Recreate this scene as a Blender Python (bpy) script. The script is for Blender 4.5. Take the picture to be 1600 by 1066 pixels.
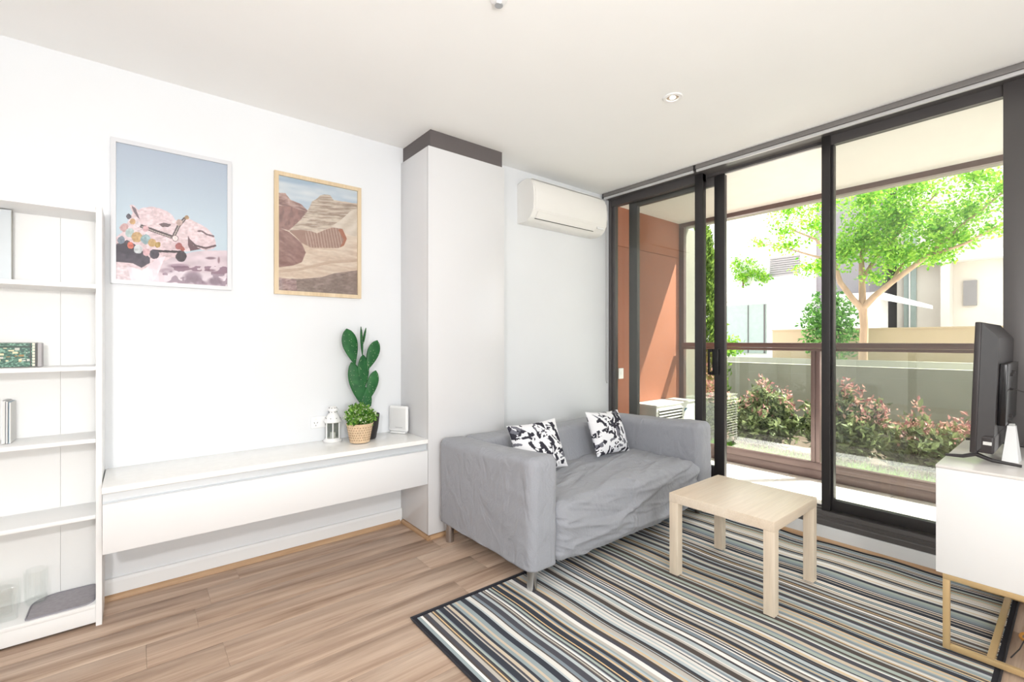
import bpy, bmesh, math, random
import numpy as np
from mathutils import Vector, Matrix, noise as mnoise

# ------------------------------------------------------------------ scene, camera, light
for o in list(bpy.data.objects):
    bpy.data.objects.remove(o, do_unlink=True)
S = bpy.context.scene
COL = S.collection
R = math.radians

cam_d = bpy.data.cameras.new('camera')
cam_d.sensor_width = 36.0
cam_d.lens = 723.5 / 1600 * 36.0
cam_d.clip_start = 0.05
cam_d.clip_end = 200
cam = bpy.data.objects.new('camera', cam_d)
COL.objects.link(cam)
cam.location = (0, 0, 1.305)
cam.rotation_euler = (R(90), 0, R(-39.07))
S.camera = cam

S.view_settings.view_transform = 'Standard'
S.view_settings.look = 'None'
S.view_settings.exposure = 0.36
S.view_settings.gamma = 1.0
S.view_settings.use_curve_mapping = False

SKY = 2.3
world = bpy.data.worlds.new('sky')
S.world = world
world.use_nodes = True
nt = world.node_tree
nt.nodes.clear()
wo = nt.nodes.new('ShaderNodeOutputWorld')
bg = nt.nodes.new('ShaderNodeBackground')
bg.inputs['Color'].default_value = (0.95, 0.975, 1.0, 1)
bg.inputs['Strength'].default_value = SKY
nt.links.new(bg.outputs[0], wo.inputs[0])

def light(name, kind, loc, energy, color=(1, 1, 1), **kw):
    d = bpy.data.lights.new(name, kind)
    d.energy = energy
    d.color = color
    for k, v in kw.items():
        if k != 'target':
            setattr(d, k, v)
    o = bpy.data.objects.new(name, d)
    COL.objects.link(o)
    o.location = loc
    if 'target' in kw:
        o.rotation_euler = (Vector(kw['target']) - Vector(loc)).to_track_quat('-Z', 'Y').to_euler()
    return o

SUN_DIR = Vector((-0.362, 0.244, -0.67))
light('sun', 'SUN', (12, -8, 15), 16.0, (1.0, 0.95, 0.86), angle=R(0.6), target=Vector((12, -8, 15)) + SUN_DIR)
# photographer's lamp beside the camera; fill light outside an added, unseen rear window
light('studio_lamp', 'AREA', (-0.45, 0.0, 1.72), 20.5, (1.0, 0.985, 0.97), shape='DISK', size=0.14, target=(0.3, 3.1, 1.05))
light('rear_fill', 'AREA', (0.3, -2.72, 1.45), 26.0, (0.97, 0.985, 1.0), shape='RECTANGLE', size=3.2, size_y=1.9, target=(0.3, 3.0, 1.45))

light('ceiling_fill', 'AREA', (0.2, -1.0, 1.25), 45.0, (1.0, 0.985, 0.97), shape='DISK', size=0.5, target=(0.75, 0.2, 2.7))  # unseen fill added to brighten the ceiling

# ------------------------------------------------------------------ helpers
def lin(c):
    out = []
    for v in c[:3]:
        v = v / 255.0
        out.append(v / 12.92 if v <= 0.04045 else ((v + 0.055) / 1.055) ** 2.4)
    return (out[0], out[1], out[2], 1.0)

class MB:
    """collects faces; build() links them as ONE mesh object"""
    def __init__(self):
        self.v, self.f = [], []
    def add(self, vs, fs):
        b = len(self.v)
        self.v += [tuple(p) for p in vs]
        self.f += [tuple(i + b for i in f) for f in fs]
        return self
    def box(self, x0, x1, y0, y1, z0, z1):
        x0, x1 = min(x0, x1), max(x0, x1); y0, y1 = min(y0, y1), max(y0, y1); z0, z1 = min(z0, z1), max(z0, z1)
        vs = [(x0, y0, z0), (x1, y0, z0), (x1, y1, z0), (x0, y1, z0), (x0, y0, z1), (x1, y0, z1), (x1, y1, z1), (x0, y1, z1)]
        return self.add(vs, [(0, 3, 2, 1), (4, 5, 6, 7), (0, 1, 5, 4), (1, 2, 6, 5), (2, 3, 7, 6), (3, 0, 4, 7)])
    def rbox(self, x0, x1, y0, y1, z0, z1, r=0.004, seg=2, n=(1, 1, 1), disp=None):
        """box with rounded edges; n = subdivisions of the flat part along each axis"""
        lo = [min(x0, x1), min(y0, y1), min(z0, z1)]
        hi = [max(x0, x1), max(y0, y1), max(z0, z1)]
        rr = min([r] + [(hi[i] - lo[i]) * 0.499 for i in range(3)])
        L = []
        for i in range(3):
            a = [lo[i] + rr * (1 - math.tan(R(45) * (1 - k / seg))) for k in range(seg)]
            m = [lo[i] + rr + (hi[i] - lo[i] - 2 * rr) * k / n[i] for k in range(n[i] + 1)]
            b = [hi[i] - rr * (1 - math.tan(R(45) * (1 - k / seg))) for k in range(seg)][::-1]
            L.append(a + m + b)
        idx, vs, fs = {}, [], []
        def vert(i, j, k):
            key = (i, j, k)
            if key not in idx:
                p = Vector((L[0][i], L[1][j], L[2][k]))
                q = Vector([min(max(p[t], lo[t] + rr), hi[t] - rr) for t in range(3)])
                d = p - q
                if d.length > 1e-9:
                    nrm = d.normalized()
                    p = q + nrm * rr
                else:
                    nrm = Vector((0, 0, 1))
                if disp:
                    p = disp(p, nrm)
                idx[key] = len(vs)
                vs.append(tuple(p))
            return idx[key]
        N = [len(l) - 1 for l in L]
        for i in range(N[0]):
            for j in range(N[1]):
                fs.append((vert(i, j, 0), vert(i, j + 1, 0), vert(i + 1, j + 1, 0), vert(i + 1, j, 0)))
                fs.append((vert(i, j, N[2]), vert(i + 1, j, N[2]), vert(i + 1, j + 1, N[2]), vert(i, j + 1, N[2])))
        for i in range(N[0]):
            for k in range(N[2]):
                fs.append((vert(i, 0, k), vert(i + 1, 0, k), vert(i + 1, 0, k + 1), vert(i, 0, k + 1)))
                fs.append((vert(i, N[1], k), vert(i, N[1], k + 1), vert(i + 1, N[1], k + 1), vert(i + 1, N[1], k)))
        for j in range(N[1]):
            for k in range(N[2]):
                fs.append((vert(0, j, k), vert(0, j, k + 1), vert(0, j + 1, k + 1), vert(0, j + 1, k)))
                fs.append((vert(N[0], j, k), vert(N[0], j + 1, k), vert(N[0], j + 1, k + 1), vert(N[0], j, k + 1)))
        return self.add(vs, fs)
    def lathe(self, prof, c=(0, 0, 0), n=24, cap=True):
        vs, fs = [], []
        for r, z in prof:
            for k in range(n):
                a = 2 * math.pi * k / n
                vs.append((c[0] + r * math.cos(a), c[1] + r * math.sin(a), c[2] + z))
        for i in range(len(prof) - 1):
            for k in range(n):
                k2 = (k + 1) % n
                fs.append((i * n + k, i * n + k2, (i + 1) * n + k2, (i + 1) * n + k))
        if cap:
            fs.append(tuple(range(n))[::-1])
            fs.append(tuple((len(prof) - 1) * n + k for k in range(n)))
        return self.add(vs, fs)
    def tube(self, pts, rad, n=8):
        pts = [Vector(p) for p in pts]
        if not isinstance(rad, (list, tuple)):
            rad = [rad] * len(pts)
        vs, fs = [], []
        prev = None
        for i, p in enumerate(pts):
            t = (pts[min(i + 1, len(pts) - 1)] - pts[max(i - 1, 0)])
            t = t.normalized() if t.length > 1e-9 else Vector((0, 0, 1))
            if prev is None:
                u = t.orthogonal().normalized()
            else:
                u = prev - t * prev.dot(t)
                u = u.normalized() if u.length > 1e-6 else t.orthogonal().normalized()
            prev = u
            w = t.cross(u)
            for k in range(n):
                a = 2 * math.pi * k / n
                vs.append(tuple(p + (u * math.cos(a) + w * math.sin(a)) * rad[i]))
        for i in range(len(pts) - 1):
            for k in range(n):
                k2 = (k + 1) % n
                fs.append((i * n + k, i * n + k2, (i + 1) * n + k2, (i + 1) * n + k))
        fs.append(tuple(range(n))[::-1])
        fs.append(tuple((len(pts) - 1) * n + k for k in range(n)))
        return self.add(vs, fs)
    def prism(self, poly, axis, a0, a1):
        """poly: 2D outline; axis 'x' -> (y,z), 'y' -> (x,z), 'z' -> (x,y)"""
        def P(q, a):
            return {'x': (a, q[0], q[1]), 'y': (q[0], a, q[1]), 'z': (q[0], q[1], a)}[axis]
        n = len(poly)
        vs = [P(q, a0) for q in poly] + [P(q, a1) for q in poly]
        fs = [tuple(range(n))[::-1], tuple(range(n, 2 * n))]
        for i in range(n):
            j = (i + 1) % n
            fs.append((i, j, n + j, n + i))
        return self.add(vs, fs)
    def build(self, name, mat=None, parent=None, smooth=None, recalc=True):
        me = bpy.data.meshes.new(name)
        me.from_pydata(self.v, [], self.f)
        if recalc:
            bm = bmesh.new(); bm.from_mesh(me)
            bmesh.ops.recalc_face_normals(bm, faces=bm.faces)
            bm.to_mesh(me); bm.free()
        if smooth is not None:
            me.shade_smooth()
            if smooth < 180:
                me.set_sharp_from_angle(angle=R(smooth))
        if mat:
            me.materials.append(mat)
        o = bpy.data.objects.new(name, me)
        COL.objects.link(o)
        if parent:
            o.parent = parent
        return o

def tag(o, label=None, cat=None, group=None, kind=None):
    if label: o['label'] = label
    if cat: o['category'] = cat
    if group: o['group'] = group
    if kind: o['kind'] = kind
    return o

def empty(name, label, cat, group=None, kind=None, loc=(0, 0, 0)):
    o = bpy.data.objects.new(name, None)
    COL.objects.link(o)
    o.empty_display_size = 0.05
    o.location = loc
    return tag(o, label, cat, group, kind)

def adopt(child, parent):
    """parent set so that world coordinates of the child's mesh stay"""
    child.parent = parent
    child.matrix_parent_inverse = Matrix.Translation(parent.location).inverted()
    return child

def dup_part(o, parent, loc=None):
    c = o.copy(); COL.objects.link(c)
    c.parent = parent
    if loc is not None: c.location = loc
    return c

# ------------------------------------------------------------------ materials
def mat_new(name):
    m = bpy.data.materials.new(name)
    m.use_nodes = True
    t = m.node_tree
    return m, t, t.nodes['Principled BSDF']

def N(t, typ, **kw):
    n = t.nodes.new(typ)
    for k, v in kw.items():
        setattr(n, k, v)
    return n

def mat(name, col, rough=0.5, metal=0.0, spec=0.5, coat=0.0, var=0.0, vscale=8.0, bump=0.0, bscale=60.0, stretch=(1, 1, 1), col2=None):
    """plain procedural material: colour with a little noise variation, optional fine relief"""
    m, t, b = mat_new(name)
    c1 = lin(col)
    b.inputs['Base Color'].default_value = c1
    b.inputs['Roughness'].default_value = rough
    b.inputs['Metallic'].default_value = metal
    b.inputs['Specular IOR Level'].default_value = spec
    b.inputs['Coat Weight'].default_value = coat
    b.inputs['Coat Roughness'].default_value = 0.06
    if var or bump or col2:
        tc = N(t, 'ShaderNodeTexCoord')
        mp = N(t, 'ShaderNodeMapping')
        mp.inputs['Scale'].default_value = stretch
        t.links.new(tc.outputs['Object'], mp.inputs['Vector'])
    if var or col2:
        no = N(t, 'ShaderNodeTexNoise')
        no.inputs['Scale'].default_value = vscale
        no.inputs['Detail'].default_value = 5
        t.links.new(mp.outputs[0], no.inputs['Vector'])
        rp = N(t, 'ShaderNodeValToRGB')
        rp.color_ramp.elements[0].position = 0.3
        rp.color_ramp.elements[1].position = 0.7
        c2 = lin(col2) if col2 else tuple(min(1, v * (1 + var)) for v in c1[:3]) + (1,)
        c0 = c1 if col2 else tuple(v * (1 - var) for v in c1[:3]) + (1,)
        rp.color_ramp.elements[0].color = c0
        rp.color_ramp.elements[1].color = c2
        t.links.new(no.outputs['Fac'], rp.inputs['Fac'])
        t.links.new(rp.outputs['Color'], b.inputs['Base Color'])
    if bump:
        nb = N(t, 'ShaderNodeTexNoise')
        nb.inputs['Scale'].default_value = bscale
        nb.inputs['Detail'].default_value = 4
        t.links.new(mp.outputs[0], nb.inputs['Vector'])
        bn = N(t, 'ShaderNodeBump')
        bn.inputs['Strength'].default_value = bump
        bn.inputs['Distance'].default_value = 0.01
        t.links.new(nb.outputs['Fac'], bn.inputs['Height'])
        t.links.new(bn.outputs['Normal'], b.inputs['Normal'])
    return m

def mat_glass(name, tint=(0.94, 0.97, 0.955), refl=1.0, ior=1.45):
    m = bpy.data.materials.new(name)
    m.use_nodes = True
    t = m.node_tree
    t.nodes.clear()
    out = N(t, 'ShaderNodeOutputMaterial')
    tr = N(t, 'ShaderNodeBsdfTransparent')
    tr.inputs['Color'].default_value = (*tint, 1)
    gl = N(t, 'ShaderNodeBsdfGlossy')
    gl.inputs['Roughness'].default_value = 0.0
    gl.inputs['Color'].default_value = (refl, refl, refl, 1)
    # Schlick reflectance that is the same on both faces of a thin pane
    lw = N(t, 'ShaderNodeLayerWeight'); lw.inputs['Blend'].default_value = 0.5
    pw = N(t, 'ShaderNodeMath', operation='POWER'); pw.inputs[1].default_value = 5.0
    f0 = ((ior - 1) / (ior + 1)) ** 2
    fr = N(t, 'ShaderNodeMapRange'); fr.inputs['To Min'].default_value = f0; fr.inputs['To Max'].default_value = 1.0
    t.links.new(lw.outputs['Facing'], pw.inputs[0])
    t.links.new(pw.outputs[0], fr.inputs['Value'])
    mx = N(t, 'ShaderNodeMixShader')
    t.links.new(fr.outputs[0], mx.inputs[0])
    t.links.new(tr.outputs[0], mx.inputs[1])
    t.links.new(gl.outputs[0], mx.inputs[2])
    t.links.new(mx.outputs[0], out.inputs[0])
    return m

def mat_leaf(name, c1, c2, trans=0.45, scale=3.0):
    m = bpy.data.materials.new(name)
    m.use_nodes = True
    t = m.node_tree
    t.nodes.clear()
    out = N(t, 'ShaderNodeOutputMaterial')
    at = N(t, 'ShaderNodeAttribute'); at.attribute_name = 'tone'
    rp = N(t, 'ShaderNodeValToRGB')
    rp.color_ramp.elements[0].color = lin(c1)
    rp.color_ramp.elements[1].color = lin(c2)
    t.links.new(at.outputs['Fac'], rp.inputs['Fac'])
    df = N(t, 'ShaderNodeBsdfPrincipled')
    df.inputs['Roughness'].default_value = 0.45
    df.inputs['Specular IOR Level'].default_value = 0.35
    tl = N(t, 'ShaderNodeBsdfTranslucent')
    mx = N(t, 'ShaderNodeMixShader')
    mx.inputs[0].default_value = trans
    t.links.new(rp.outputs['Color'], df.inputs['Base Color'])
    t.links.new(rp.outputs['Color'], tl.inputs['Color'])
    t.links.new(df.outputs[0], mx.inputs[1])
    t.links.new(tl.outputs[0], mx.inputs[2])
    t.links.new(mx.outputs[0], out.inputs[0])
    return m

def mat_attr(name, attr='tint', rough=0.6, coat=0.0, bump=0.0, bscale=400, spec=0.5):
    m, t, b = mat_new(name)
    at = N(t, 'ShaderNodeAttribute'); at.attribute_name = attr
    t.links.new(at.outputs['Color'], b.inputs['Base Color'])
    b.inputs['Roughness'].default_value = rough
    b.inputs['Coat Weight'].default_value = coat
    b.inputs['Specular IOR Level'].default_value = spec
    if bump:
        tc = N(t, 'ShaderNodeTexCoord')
        nb = N(t, 'ShaderNodeTexNoise'); nb.inputs['Scale'].default_value = bscale
        t.links.new(tc.outputs['Object'], nb.inputs['Vector'])
        bn = N(t, 'ShaderNodeBump'); bn.inputs['Strength'].default_value = bump; bn.inputs['Distance'].default_value = 0.002
        t.links.new(nb.outputs['Fac'], bn.inputs['Height'])
        t.links.new(bn.outputs['Normal'], b.inputs['Normal'])
    return m

def mat_wood(name, dark, mid, light_, rough=0.5, along='x', scale=1.0, per_object=True, tone=0.18, spec=0.4):
    m, t, b = mat_new(name)
    tc = N(t, 'ShaderNodeTexCoord')
    oi = N(t, 'ShaderNodeObjectInfo')
    ad = N(t, 'ShaderNodeVectorMath', operation='ADD')
    sc = N(t, 'ShaderNodeVectorMath', operation='SCALE')
    sc.inputs['Scale'].default_value = 37.0 if per_object else 0.0
    cb = N(t, 'ShaderNodeCombineXYZ')
    for i in range(3):
        t.links.new(oi.outputs['Random'], cb.inputs[i])
    t.links.new(cb.outputs[0], sc.inputs[0])
    t.links.new(tc.outputs['Object'], ad.inputs[0])
    t.links.new(sc.outputs[0], ad.inputs[1])
    mp = N(t, 'ShaderNodeMapping')
    s = {'x': (0.9, 13, 13), 'y': (13, 0.9, 13), 'z': (13, 13, 0.9)}[along]
    mp.inputs['Scale'].default_value = tuple(v * scale for v in s)
    t.links.new(ad.outputs[0], mp.inputs['Vector'])
    n1 = N(t, 'ShaderNodeTexNoise'); n1.inputs['Scale'].default_value = 1.0; n1.inputs['Detail'].default_value = 8; n1.inputs['Roughness'].default_value = 0.62; n1.inputs['Distortion'].default_value = 0.6
    t.links.new(mp.outputs[0], n1.inputs['Vector'])
    rp = N(t, 'ShaderNodeValToRGB')
    e = rp.color_ramp.elements
    e[0].position = 0.30; e[0].color = lin(dark)
    e[1].position = 0.72; e[1].color = lin(light_)
    k = e.new(0.5); k.color = lin(mid)
    t.links.new(n1.outputs['Fac'], rp.inputs['Fac'])
    # fine pores
    mp2 = N(t, 'ShaderNodeMapping')
    s2 = {'x': (6, 160, 160), 'y': (160, 6, 160), 'z': (160, 160, 6)}[along]
    mp2.inputs['Scale'].default_value = s2
    t.links.new(ad.outputs[0], mp2.inputs['Vector'])
    n2 = N(t, 'ShaderNodeTexNoise'); n2.inputs['Scale'].default_value = 1.0; n2.inputs['Detail'].default_value = 3
    t.links.new(mp2.outputs[0], n2.inputs['Vector'])
    mr = N(t, 'ShaderNodeMapRange')
    mr.inputs['To Min'].default_value = 0.86; mr.inputs['To Max'].default_value = 1.12
    t.links.new(n2.outputs['Fac'], mr.inputs['Value'])
    hv = N(t, 'ShaderNodeHueSaturation')
    t.links.new(rp.outputs['Color'], hv.inputs['Color'])
    mt = N(t, 'ShaderNodeMath', operation='MULTIPLY')
    mr2 = N(t, 'ShaderNodeMapRange')
    mr2.inputs['To Min'].default_value = 1 - tone; mr2.inputs['To Max'].default_value = 1 + tone
    t.links.new(oi.outputs['Random'], mr2.inputs['Value'])
    t.links.new(mr.outputs[0], mt.inputs[0]); t.links.new(mr2.outputs[0], mt.inputs[1])
    t.links.new(mt.outputs[0], hv.inputs['Value'])
    t.links.new(hv.outputs['Color'], b.inputs['Base Color'])
    b.inputs['Roughness'].default_value = rough
    b.inputs['Specular IOR Level'].default_value = spec
    bn = N(t, 'ShaderNodeBump'); bn.inputs['Strength'].default_value = 0.12; bn.inputs['Distance'].default_value = 0.002
    t.links.new(n2.outputs['Fac'], bn.inputs['Height'])
    t.links.new(bn.outputs['Normal'], b.inputs['Normal'])
    return m

def mat_fabric(name, col, rough=0.9, weave=900, wr=0.35, wscale=9.0):
    m, t, b = mat_new(name)
    tc = N(t, 'ShaderNodeTexCoord')
    n1 = N(t, 'ShaderNodeTexNoise'); n1.inputs['Scale'].default_value = weave; n1.inputs['Detail'].default_value = 2
    n2 = N(t, 'ShaderNodeTexNoise'); n2.inputs['Scale'].default_value = wscale; n2.inputs['Detail'].default_value = 4; n2.inputs['Distortion'].default_value = 1.6
    mp = N(t, 'ShaderNodeMapping'); mp.inputs['Scale'].default_value = (1, 1, 0.55); mp.inputs['Rotation'].default_value = (0.3, 0.5, 0.4)
    t.links.new(tc.outputs['Object'], n1.inputs['Vector'])
    t.links.new(tc.outputs['Object'], mp.inputs['Vector'])
    t.links.new(mp.outputs[0], n2.inputs['Vector'])
    c = lin(col)
    rp = N(t, 'ShaderNodeValToRGB')
    rp.color_ramp.elements[0].position = 0.35; rp.color_ramp.elements[1].position = 0.68
    rp.color_ramp.elements[0].color = tuple(v * 0.84 for v in c[:3]) + (1,)
    rp.color_ramp.elements[1].color = tuple(v * 1.14 for v in c[:3]) + (1,)
    t.links.new(n1.outputs['Fac'], rp.inputs['Fac'])
    t.links.new(rp.outputs['Color'], b.inputs['Base Color'])
    b.inputs['Roughness'].default_value = rough
    b.inputs['Specular IOR Level'].default_value = 0.15
    b.inputs['Sheen Weight'].default_value = 0.15
    b1 = N(t, 'ShaderNodeBump'); b1.inputs['Strength'].default_value = wr; b1.inputs['Distance'].default_value = 0.03
    b2 = N(t, 'ShaderNodeBump'); b2.inputs['Strength'].default_value = 0.15; b2.inputs['Distance'].default_value = 0.002
    t.links.new(n2.outputs['Fac'], b1.inputs['Height'])
    t.links.new(n1.outputs['Fac'], b2.inputs['Height'])
    t.links.new(b1.outputs['Normal'], b2.inputs['Normal'])
    t.links.new(b2.outputs['Normal'], b.inputs['Normal'])
    return m

M = {}
M['wall'] = mat('wall_paint', (229, 231, 234), 0.8, spec=0.2, var=0.012, vscale=2.0)
M['ceil'] = mat('ceiling_paint', (245, 245, 244), 0.85, spec=0.2, var=0.01, vscale=2.0)
M['gloss'] = mat('white_gloss_laminate', (236, 236, 237), 0.22, spec=0.5, var=0.006, vscale=1.5)
M['pillar'] = mat('pillar_gloss_laminate', (219, 219, 221), 0.2, spec=0.5, var=0.006, vscale=1.5)
M['laminate'] = mat('white_laminate', (246, 246, 246), 0.4, spec=0.4, var=0.008, vscale=2)
M['cream'] = mat('cream_back_panel', (242, 242, 241), 0.55, spec=0.3, var=0.008, vscale=2)
M['stone'] = mat('white_stone_worktop', (248, 247, 245), 0.18, spec=0.5, var=0.02, vscale=30)
M['alu'] = mat('brushed_aluminium', (216, 220, 224), 0.4, metal=0.35, var=0.03, vscale=40, stretch=(0.2, 8, 8))
M['band'] = mat('dark_grey_band', (94, 88, 88), 0.55, var=0.05, vscale=5)
M['black'] = mat('dark_plinth', (45, 42, 40), 0.7, var=0.05)
M['frame'] = mat('dark_anodised_aluminium', (90, 87, 87), 0.38, metal=0.15, var=0.05, vscale=3)
M['frame2'] = mat('charcoal_door_frame', (54, 52, 53), 0.42, metal=0.25, var=0.05, vscale=3)
M['brass'] = mat('pale_brass', (214, 184, 136), 0.38, metal=0.3, var=0.04, vscale=6)
M['skirt'] = mat('skirting_paint', (238, 239, 240), 0.5, spec=0.3, var=0.008)
M['quad'] = mat_wood('oak_quadrant_strip', (160, 124, 92), (190, 154, 119), (208, 176, 142), 0.45, 'x', 1.5, True, 0.05)
M['quady'] = mat_wood('oak_quadrant_strip_across', (160, 124, 92), (190, 154, 119), (208, 176, 142), 0.45, 'y', 1.5, True, 0.05)
M['plank'] = mat_wood('oak_laminate_plank', (150, 123, 104), (190, 164, 144), (218, 196, 176), 0.42, 'x', 1.15, True, 0.025)
M['birch'] = mat_wood('birch_veneer', (224, 206, 184), (233, 217, 197), (240, 227, 209), 0.35, 'x', 0.8, False, 0.0)
M['birchz'] = mat_wood('birch_veneer_upright', (222, 204, 182), (231, 215, 194), (239, 226, 207), 0.4, 'z', 0.8, False, 0.0)
M['sofa'] = mat_fabric('grey_cotton_cover', (160, 162, 169), wr=0.4)
M['chrome'] = mat('brushed_steel', (190, 190, 192), 0.28, metal=1.0, var=0.03, vscale=30)
M['glass'] = mat_glass('clear_window_glass', (0.885, 0.9, 0.885))
M['glass2'] = mat_glass('balustrade_glass', (0.9, 0.93, 0.91), 1.0, 1.9)
M['picglass'] = mat_glass('picture_glazing', (0.98, 0.985, 0.985), 0.8, 1.4)
M['white'] = mat('white_plastic', (240, 240, 240), 0.35, spec=0.45, var=0.006)
M['acwhite'] = mat('warm_white_plastic', (238, 236, 233), 0.35, spec=0.45, var=0.006)
M['darkslot'] = mat('slot_dark', (70, 68, 66), 0.8, var=0.05)
M['tvblack'] = mat('black_tv_plastic', (52, 48, 49), 0.38, spec=0.5, var=0.06, vscale=20)
M['tvpanel'] = mat('black_gloss_cover', (26, 25, 27), 0.2, spec=0.5, var=0.05)
M['orange'] = mat('terracotta_render', (166, 108, 84), 0.7, spec=0.2, var=0.04, vscale=2.5)
M['soffit'] = mat('cream_soffit', (248, 245, 240), 0.8, spec=0.2, var=0.015)
M['concrete'] = mat('grey_concrete', (164, 161, 149), 0.85, spec=0.2, var=0.07, vscale=3, bump=0.1, bscale=50)
M['concrete2'] = mat('olive_concrete', (172, 170, 158), 0.85, spec=0.2, var=0.06, vscale=2)
M['beige'] = mat('beige_render', (158, 142, 120), 0.85, spec=0.2, var=0.04, vscale=2)
M['tile'] = mat('pale_paver', (236, 232, 226), 0.7, spec=0.25, var=0.05, vscale=6)
M['railing'] = mat('brown_grey_aluminium', (112, 94, 92), 0.4, metal=0.3, var=0.05, vscale=4)
M['bldg'] = mat('white_render', (236, 234, 232), 0.9, spec=0.1, var=0.02)
M['bldg2'] = mat('pale_stone', (222, 214, 204), 0.9, spec=0.1, var=0.06, vscale=1.5)
M['louvre'] = mat('grey_louvre', (146, 142, 143), 0.8, var=0.03)
M['dwin'] = mat('dim_window_glass', (150, 164, 158), 0.15, spec=0.6, var=0.05)
M['soil'] = mat('dark_soil', (84, 70, 56), 0.95, var=0.2, vscale=14, bump=0.4, bscale=40)
M['bark'] = mat('pale_bark', (168, 142, 120), 0.9, spec=0.15, var=0.18, vscale=14, bump=0.4, bscale=30, stretch=(1, 1, 0.3))
M['stem'] = mat('brown_stem', (104, 76, 58), 0.9, var=0.15, vscale=20)
M['leaf_tree'] = mat_leaf('tree_leaves', (86, 158, 32), (176, 214, 84), 0.5)
M['leaf_dark'] = mat_leaf('dark_green_leaves', (44, 92, 40), (104, 150, 70), 0.35)
M['leaf_shrub'] = mat_leaf('shrub_leaves', (46, 66, 42), (178, 190, 136), 0.25)  # sun highlights and dark interior are put into this leaf colour range
M['leaf_red'] = mat_leaf('red_shoots', (158, 96, 104), (236, 190, 176), 0.4)
M['leaf_cyp'] = mat_leaf('cypress_foliage', (58, 92, 36), (148, 176, 84), 0.35)
M['grass'] = mat_leaf('grass_blades', (78, 136, 40), (140, 196, 76), 0.4)
M['leaf_pot'] = mat_leaf('pot_plant_leaves', (48, 112, 34), (158, 202, 96), 0.3)
M['flower'] = mat_leaf('pale_buds', (206, 220, 180), (244, 246, 232), 0.3)

# ------------------------------------------------------------------ painting of flat print
def raster(h, w):
    yy, xx = np.mgrid[0:h, 0:w]
    return (xx + 0.5) / w, (yy + 0.5) / h

def inpoly(X, Y, poly):
    c = np.zeros(X.shape, bool)
    n = len(poly)
    for i in range(n):
        x0, y0 = poly[i]; x1, y1 = poly[(i + 1) % n]
        if y0 == y1: continue
        cond = ((y0 > Y) != (y1 > Y)) & (X < (x1 - x0) * (Y - y0) / (y1 - y0) + x0)
        c ^= cond
    return c

def segdist(X, Y, pts):
    d = np.full(X.shape, 1e9)
    for (x0, y0), (x1, y1) in zip(pts[:-1], pts[1:]):
        dx, dy = x1 - x0, y1 - y0
        t = np.clip(((X - x0) * dx + (Y - y0) * dy) / (dx * dx + dy * dy + 1e-9), 0, 1)
        d = np.minimum(d, np.hypot(X - x0 - t * dx, Y - y0 - t * dy))
    return d

def vnoise(X, Y, sx, sy, seed=0, octs=3):
    rng = np.random.RandomState(seed)
    out = np.zeros(X.shape); amp = 1.0; tot = 0
    for o in range(octs):
        g = rng.rand(64, 64)
        x = X * sx * 2 ** o; y = Y * sy * 2 ** o
        xi = np.floor(x).astype(int); yi = np.floor(y).astype(int)
        fx = x - xi; fy = y - yi
        fx = fx * fx * (3 - 2 * fx); fy = fy * fy * (3 - 2 * fy)
        a = g[yi % 64, xi % 64]; b = g[yi % 64, (xi + 1) % 64]; c = g[(yi + 1) % 64, xi % 64]; d = g[(yi + 1) % 64, (xi + 1) % 64]
        out += amp * ((a * (1 - fx) + b * fx) * (1 - fy) + (c * (1 - fx) + d * fx) * fy)
        tot += amp; amp *= 0.5
    return out / tot

def homog(quad):
    """maps (u,v) in the unit square (v down) to the drawing's own coordinates"""
    (x0, y0), (x1, y1), (x2, y2), (x3, y3) = quad
    dx1, dx2, dx3 = x1 - x2, x3 - x2, x0 - x1 + x2 - x3
    dy1, dy2, dy3 = y1 - y2, y3 - y2, y0 - y1 + y2 - y3
    den = dx1 * dy2 - dx2 * dy1
    g = (dx3 * dy2 - dx2 * dy3) / den; h = (dx1 * dy3 - dx3 * dy1) / den
    return (x1 - x0 + g * x1, x3 - x0 + h * x3, x0, y1 - y0 + g * y1, y3 - y0 + h * y3, y0, g, h)

def srgb_lin(a):
    a = np.clip(a / 255.0, 0, 1)
    return np.where(a <= 0.04045, a / 12.92, ((a + 0.055) / 1.055) ** 2.4)

def set_face_colors(me, cols, nloop=4):
    """cols: (nfaces,3) linear"""
    ca = me.color_attributes.new('tint', 'FLOAT_COLOR', 'CORNER')
    c4 = np.ones((cols.shape[0], 4), np.float32); c4[:, :3] = cols
    ca.data.foreach_set('color', np.repeat(c4, nloop, axis=0).ravel())

def grid_mesh(name, P, cols, mat_, parent=None, smooth=False):
    """P (h+1,w+1,3) points, cols (h,w,3) linear face colours"""
    h, w = P.shape[0] - 1, P.shape[1] - 1
    idx = np.arange((h + 1) * (w + 1)).reshape(h + 1, w + 1)
    F = np.stack([idx[:-1, :-1], idx[1:, :-1], idx[1:, 1:], idx[:-1, 1:]], -1).reshape(-1, 4)
    me = bpy.data.meshes.new(name)
    me.from_pydata(P.reshape(-1, 3).tolist(), [], F.tolist())
    if cols is not None:
        set_face_colors(me, cols.reshape(-1, 3))
    if smooth: me.shade_smooth()
    me.materials.append(mat_)
    o = bpy.data.objects.new(name, me)
    COL.objects.link(o)
    if parent: o.parent = parent
    return o

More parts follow.
